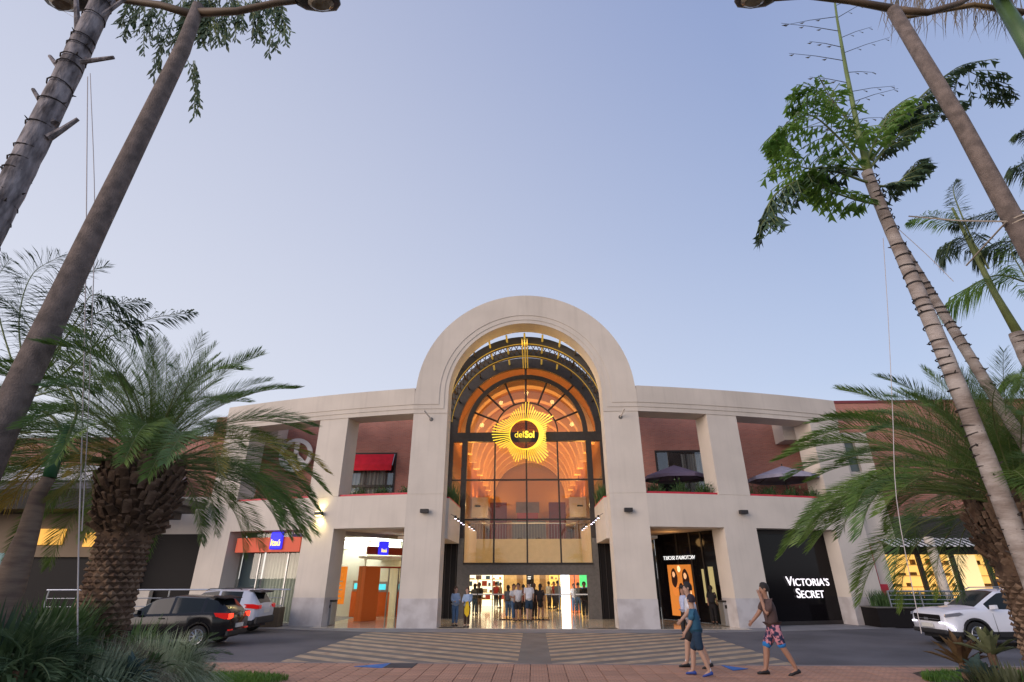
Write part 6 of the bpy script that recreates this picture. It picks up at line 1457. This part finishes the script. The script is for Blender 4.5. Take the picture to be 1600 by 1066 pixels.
        m.f += [tuple(reversed(range(10))), tuple(range(40, 50))]; m.build('shoe', shoes, t, smooth=True)
        if sock is not None: part('sock', [an + Vector((0, 0, -.01)), an + Vector((0, 0, .085))], [(0, 1)], [.041, .040], sock)
    # hair and face
    c = Vector((lean, 0, 0)) + hf * .012 + Vector((0, 0, 1.678)); sdv = Vector((-hf.y, hf.x, 0))
    m = MB(); nu, nv = 16, 9
    for i in range(nv):
        ph = pi * .62 * i / (nv - 1)
        for j in range(nu):
            th = 2 * pi * j / nu; fr_ = max(0, cos(th)); phh = ph * (1 - .56 * fr_ ** 1.5)
            rx, ry, rz = .113, .105, .120; m.v.append(tuple(c + hf * (rx * sin(phh) * cos(th) - .008) + sdv * (ry * sin(phh) * sin(th)) + Vector((0, 0, rz * cos(phh) - (.03 if ph > 1.7 else 0)))))
    for i in range(nv - 1):
        for j in range(nu): m.f.append((i * nu + j, i * nu + (j + 1) % nu, (i + 1) * nu + (j + 1) % nu, (i + 1) * nu + j))
    m.build('hair', hair, t, smooth=True)
    if longhair: part('long_hair', [c + hf * -.045, c + hf * -.075 + Vector((0, 0, -.12)), c + hf * -.08 + Vector((0, 0, -.27))], [(0, 1), (1, 2)], [(.085, .07), (.085, .05), (.06, .03)], hair, 1)
    if cap is not None:
        m = MB(); m.tube([c + Vector((0, 0, .045)), c + Vector((0, 0, .10)), c + Vector((0, 0, .125))], [.113, .108, .06], 16); m.hexa([c + hf * .06 - sdv * .08 + Vector((0, 0, .045)), c + hf * .19 - sdv * .05 + Vector((0, 0, .03)), c + hf * .19 + sdv * .05 + Vector((0, 0, .03)), c + hf * .06 + sdv * .08 + Vector((0, 0, .045)),
                                                                                                                                                                    c + hf * .06 - sdv * .08 + Vector((0, 0, .055)), c + hf * .19 - sdv * .05 + Vector((0, 0, .04)), c + hf * .19 + sdv * .05 + Vector((0, 0, .04)), c + hf * .06 + sdv * .08 + Vector((0, 0, .055))]); m.build('cap', cap, t)
    fc = Vector((lean, 0, 0)) + hf * .112 + Vector((0, 0, 1.640))
    MB().hexa([fc - sdv * .014 + Vector((0, 0, -.02)) - hf * .02, fc + Vector((0, 0, -.022)) + hf * .014, fc + Vector((0, 0, -.022)) + hf * .013, fc + sdv * .014 + Vector((0, 0, -.02)) - hf * .02, fc - sdv * .008 + Vector((0, 0, .03)) - hf * .02, fc + Vector((0, 0, .03)) - hf * .004, fc + Vector((0, 0, .031)) - hf * .004, fc + sdv * .008 + Vector((0, 0, .03)) - hf * .02]).build('nose', skin, t)
    for sg in (-1, 1):
        e = fc + sdv * sg * .032 + Vector((0, 0, .022)) - hf * .018; MB().tube([e - hf * .01, e + hf * .004], [.012, .008], 8).build('eye', M_hair, t)
        e = c + sdv * sg * .098 + Vector((0, 0, -.03)) + hf * .01; MB().tube([e - sdv * sg * .02, e + sdv * sg * .010], [.022, .028], 8).build('ear', skin, t)
    e = fc + Vector((0, 0, -.045)) - hf * .014; MB().tube([e - sdv * .024, e + sdv * .024], .005, 5).build('mouth', mat('lip', (.30, .10, .08), .6), t)
    t.location = (x, y, z); t.rotation_euler.z = radians(heading); t.scale = (S, S, S)
    return t
C_white = cloth('white_cotton', (.62, .62, .66)); C_pale = cloth('pale_blue_cotton', (.42, .46, .62)); C_teal = cloth('teal_blue_cotton', (.025, .105, .18)); C_navy = cloth('navy_teal', (.012, .035, .07)); C_brown = cloth('brown_marl', (.085, .050, .045))
C_denim = cloth('denim_blue', (.08, .15, .27)); C_jacket = cloth('washed_denim', (.28, .37, .52)); C_dark = cloth('dark_cloth', (.018, .015, .016)); C_dbrown = cloth('dark_brown_cloth', (.045, .025, .018)); C_red = cloth('red_cloth', (.35, .03, .03)); C_grey = cloth('grey_cloth', (.12, .13, .14)); C_tan = cloth('tan_cloth', (.35, .24, .14)); C_blue = cloth('bright_blue_cloth', (.02, .19, .50))
C_floral = cloth('floral_print', (.02, .025, .07), col2=(.62, .25, .30), scale=14, contrast=(.48, .58), var=0); C_shb = mat('black_shoe', (.012, .011, .012), .5); C_shblue = mat('blue_trainer', (.02, .06, .30), .5); C_sock = mat('white_sock', (.7, .7, .72), .8)
SZ = .118
def at_feet(px, py, z): q = at_z(px, py, z); return q.x, q.y
x, y = at_feet(1222, 1055, SZ)
pD = person(x, y, SZ, 1.80, 178, 'man in brown T-shirt and floral blue shorts striding left, hand at his mouth', C_brown, C_floral, C_shb, stride=.29, arms=((30, 16), ((.16, .20, 1.14), (.185, .07, 1.50))), turn=-6, fingers=True, lean=.05, twoleg=C_blue)
x, y = at_feet(1097, 1056, SZ)
pC = person(x, y, SZ, 1.56, 160, 'boy in teal blue shirt and shorts with white socks and blue trainers', C_teal, C_navy, C_shblue, hair=mat('hair_plum_black', (.022, .012, .022), .7), stride=.20, arms=((-12, 18), (16, 20)), turn=-35, fingers=True, lean=.03, sock=C_sock, skin=M_skin2)
x, y = at_feet(1092, 1044, SZ)
pA = person(x, y, SZ, 1.80, 175, 'tall young man in a white T-shirt walking left just behind the teal shirted boy', C_white, C_dark, C_shb, stride=.24, arms=((-14, 20), (18, 30)), turn=5, fingers=True, lean=.03, sock=C_sock, skin=M_skin2)
x, y = at_feet(1076, 1000, .0)
pB = person(x, y, .0, 1.72, 200, 'person in pale blue shirt, dark trousers and cap left of the tall man', C_pale, C_dark, C_shb, stride=.10, arms=((-6, 12), (8, 14)), turn=0, shorts=False, fingers=True, cap=C_dark)
# two women by the left central pier
x, y = at_feet(710, 978, .03); person(x, y, .03, 1.58, -60, 'woman in washed denim jacket and blue jeans standing by the left central pier', C_jacket, C_denim, C_shb, skin=M_skin2, hair=M_hairb, arms=((12, 70, 8, .3), (14, 78, 8, .4)), shorts=False, longhair=True, sleeve=1, jacket=.06, turn=15)
x, y = at_feet(729, 980, .03); t_ = person(x, y, .03, 1.56, -100, 'woman in pale denim jacket and dark brown trousers holding a yellow cloth', C_jacket, C_dbrown, C_shb, skin=M_skin2, hair=M_hairb, arms=((12, 72, 8, .3), (14, 78, 8, .4)), shorts=False, longhair=True, sleeve=1, jacket=.08, turn=-10)
yc = MB(); q = Vector((x + .02, y - .30, 0)); yc.prism([(-.05, 1.02), (.06, 1.03), (.12, .75), (.10, .52), (.02, .40), (-.10, .55), (-.11, .72)], lambda u, v, k: (q.x + u, q.y + k + .02 * sin(u * 40), v + .03), -.02, .02); tag(yc.build('cloth', cloth('yellow_cloth', (.62, .40, .01))), 'bright yellow cloth hanging from the hands of the right hand woman', 'cloth')
# group in the doorway
for (px_, py_, hh, hdg, lab, sh_, lg_, kw) in (
    (794, 967, 1.58, 90, 'woman in a blue grey top and dark jeans at the left of the doorway group', C_grey, C_denim, dict(shorts=False, longhair=True, stride=.12)),
    (803, 970, 1.64, -70, 'woman in white top and dark jeans coming out of the doorway', C_white, C_denim, dict(shorts=False, longhair=True, stride=.12, hair=M_hairb, arms=((10, 80, 8, .3), (10, 60, 8, .2)))),
    (810, 971, 1.68, -100, 'person in white shirt and black shorts beside the woman in white top', C_white, C_dark, dict(shorts=True, stride=.08)),
    (818, 965, 1.60, 90, 'person in a red top half hidden behind the man in white', C_red, C_dark, dict(shorts=False, stride=.05)),
    (827, 972, 1.82, 92, 'man in white T-shirt and navy shorts walking in through the doorway', C_white, C_navy, dict(shorts=True, stride=.22, skin=M_skin2)),
    (835, 968, 1.66, 90, 'person in black with reddish hair right of the man in white', C_dark, C_dbrown, dict(shorts=False, hair=M_hairb, longhair=True)),
    (845, 969, 1.64, 70, 'woman in a black dress at the right of the doorway group', C_dark, None, dict(dress=True, longhair=True, stride=.10)),
    (741, 961, 1.62, 80, 'woman in dark jeans behind the left glass door', C_grey, C_denim, dict(shorts=False, longhair=True)),
    (748, 961, 1.68, 100, 'person in dark top and tan trousers behind the left glass door', C_dark, C_tan, dict(shorts=False)),
    (915, 966, 1.74, -95, 'security guard in a dark suit standing inside the right glass door', C_dark, C_dark, dict(shorts=False, sleeve=1, jacket=.06, skin=M_skin)),
    (898, 958, 1.60, -90, 'person in a white top deeper inside behind the right glass door', C_white, C_denim, dict(shorts=False)),
    (905, 958, 1.66, 90, 'person in grey green top deeper inside left of the guard', C_grey, C_denim, dict(shorts=False))):
    x, y = at_feet(px_, py_, .045 if 795 < px_ < 850 and py_ > 966 else .03)
    person(x, y, .045 if 795 < px_ < 850 and py_ > 966 else .03, hh, hdg, lab, sh_, lg_, C_shb, group=None, **({'arms': ((8, 15), (-8, 15))} | kw))
rr = random.Random(77)
for i, (px_, lab, sh_) in enumerate(((775, 'distant shopper in red before the lit shop front', C_red), (782, 'distant shopper in tan before the lit shop front', C_tan), (858, 'distant shopper in white right of the doorway group', C_white), (866, 'distant shopper in red further right of the doorway group', C_red), (872, 'distant shopper in grey beside the glowing white panel', C_grey))):
    q = at_y(px_, 940, 14.5 + rr.uniform(-2, 2)); person(q.x, q.y, .03, rr.uniform(1.58, 1.75), rr.uniform(0, 360), lab, sh_, C_dark, C_shb, shorts=False, arms=((8, 15), (-8, 15)))
# person reflected or seen at the dark shop door
x, y = at_feet(1118, 975, .03); person(x - .1, y - .3, .03, 1.62, 60, 'woman in dark clothes standing by the dark shop door beside the right bin', C_dark, C_dark, C_shb, shorts=False, longhair=True)
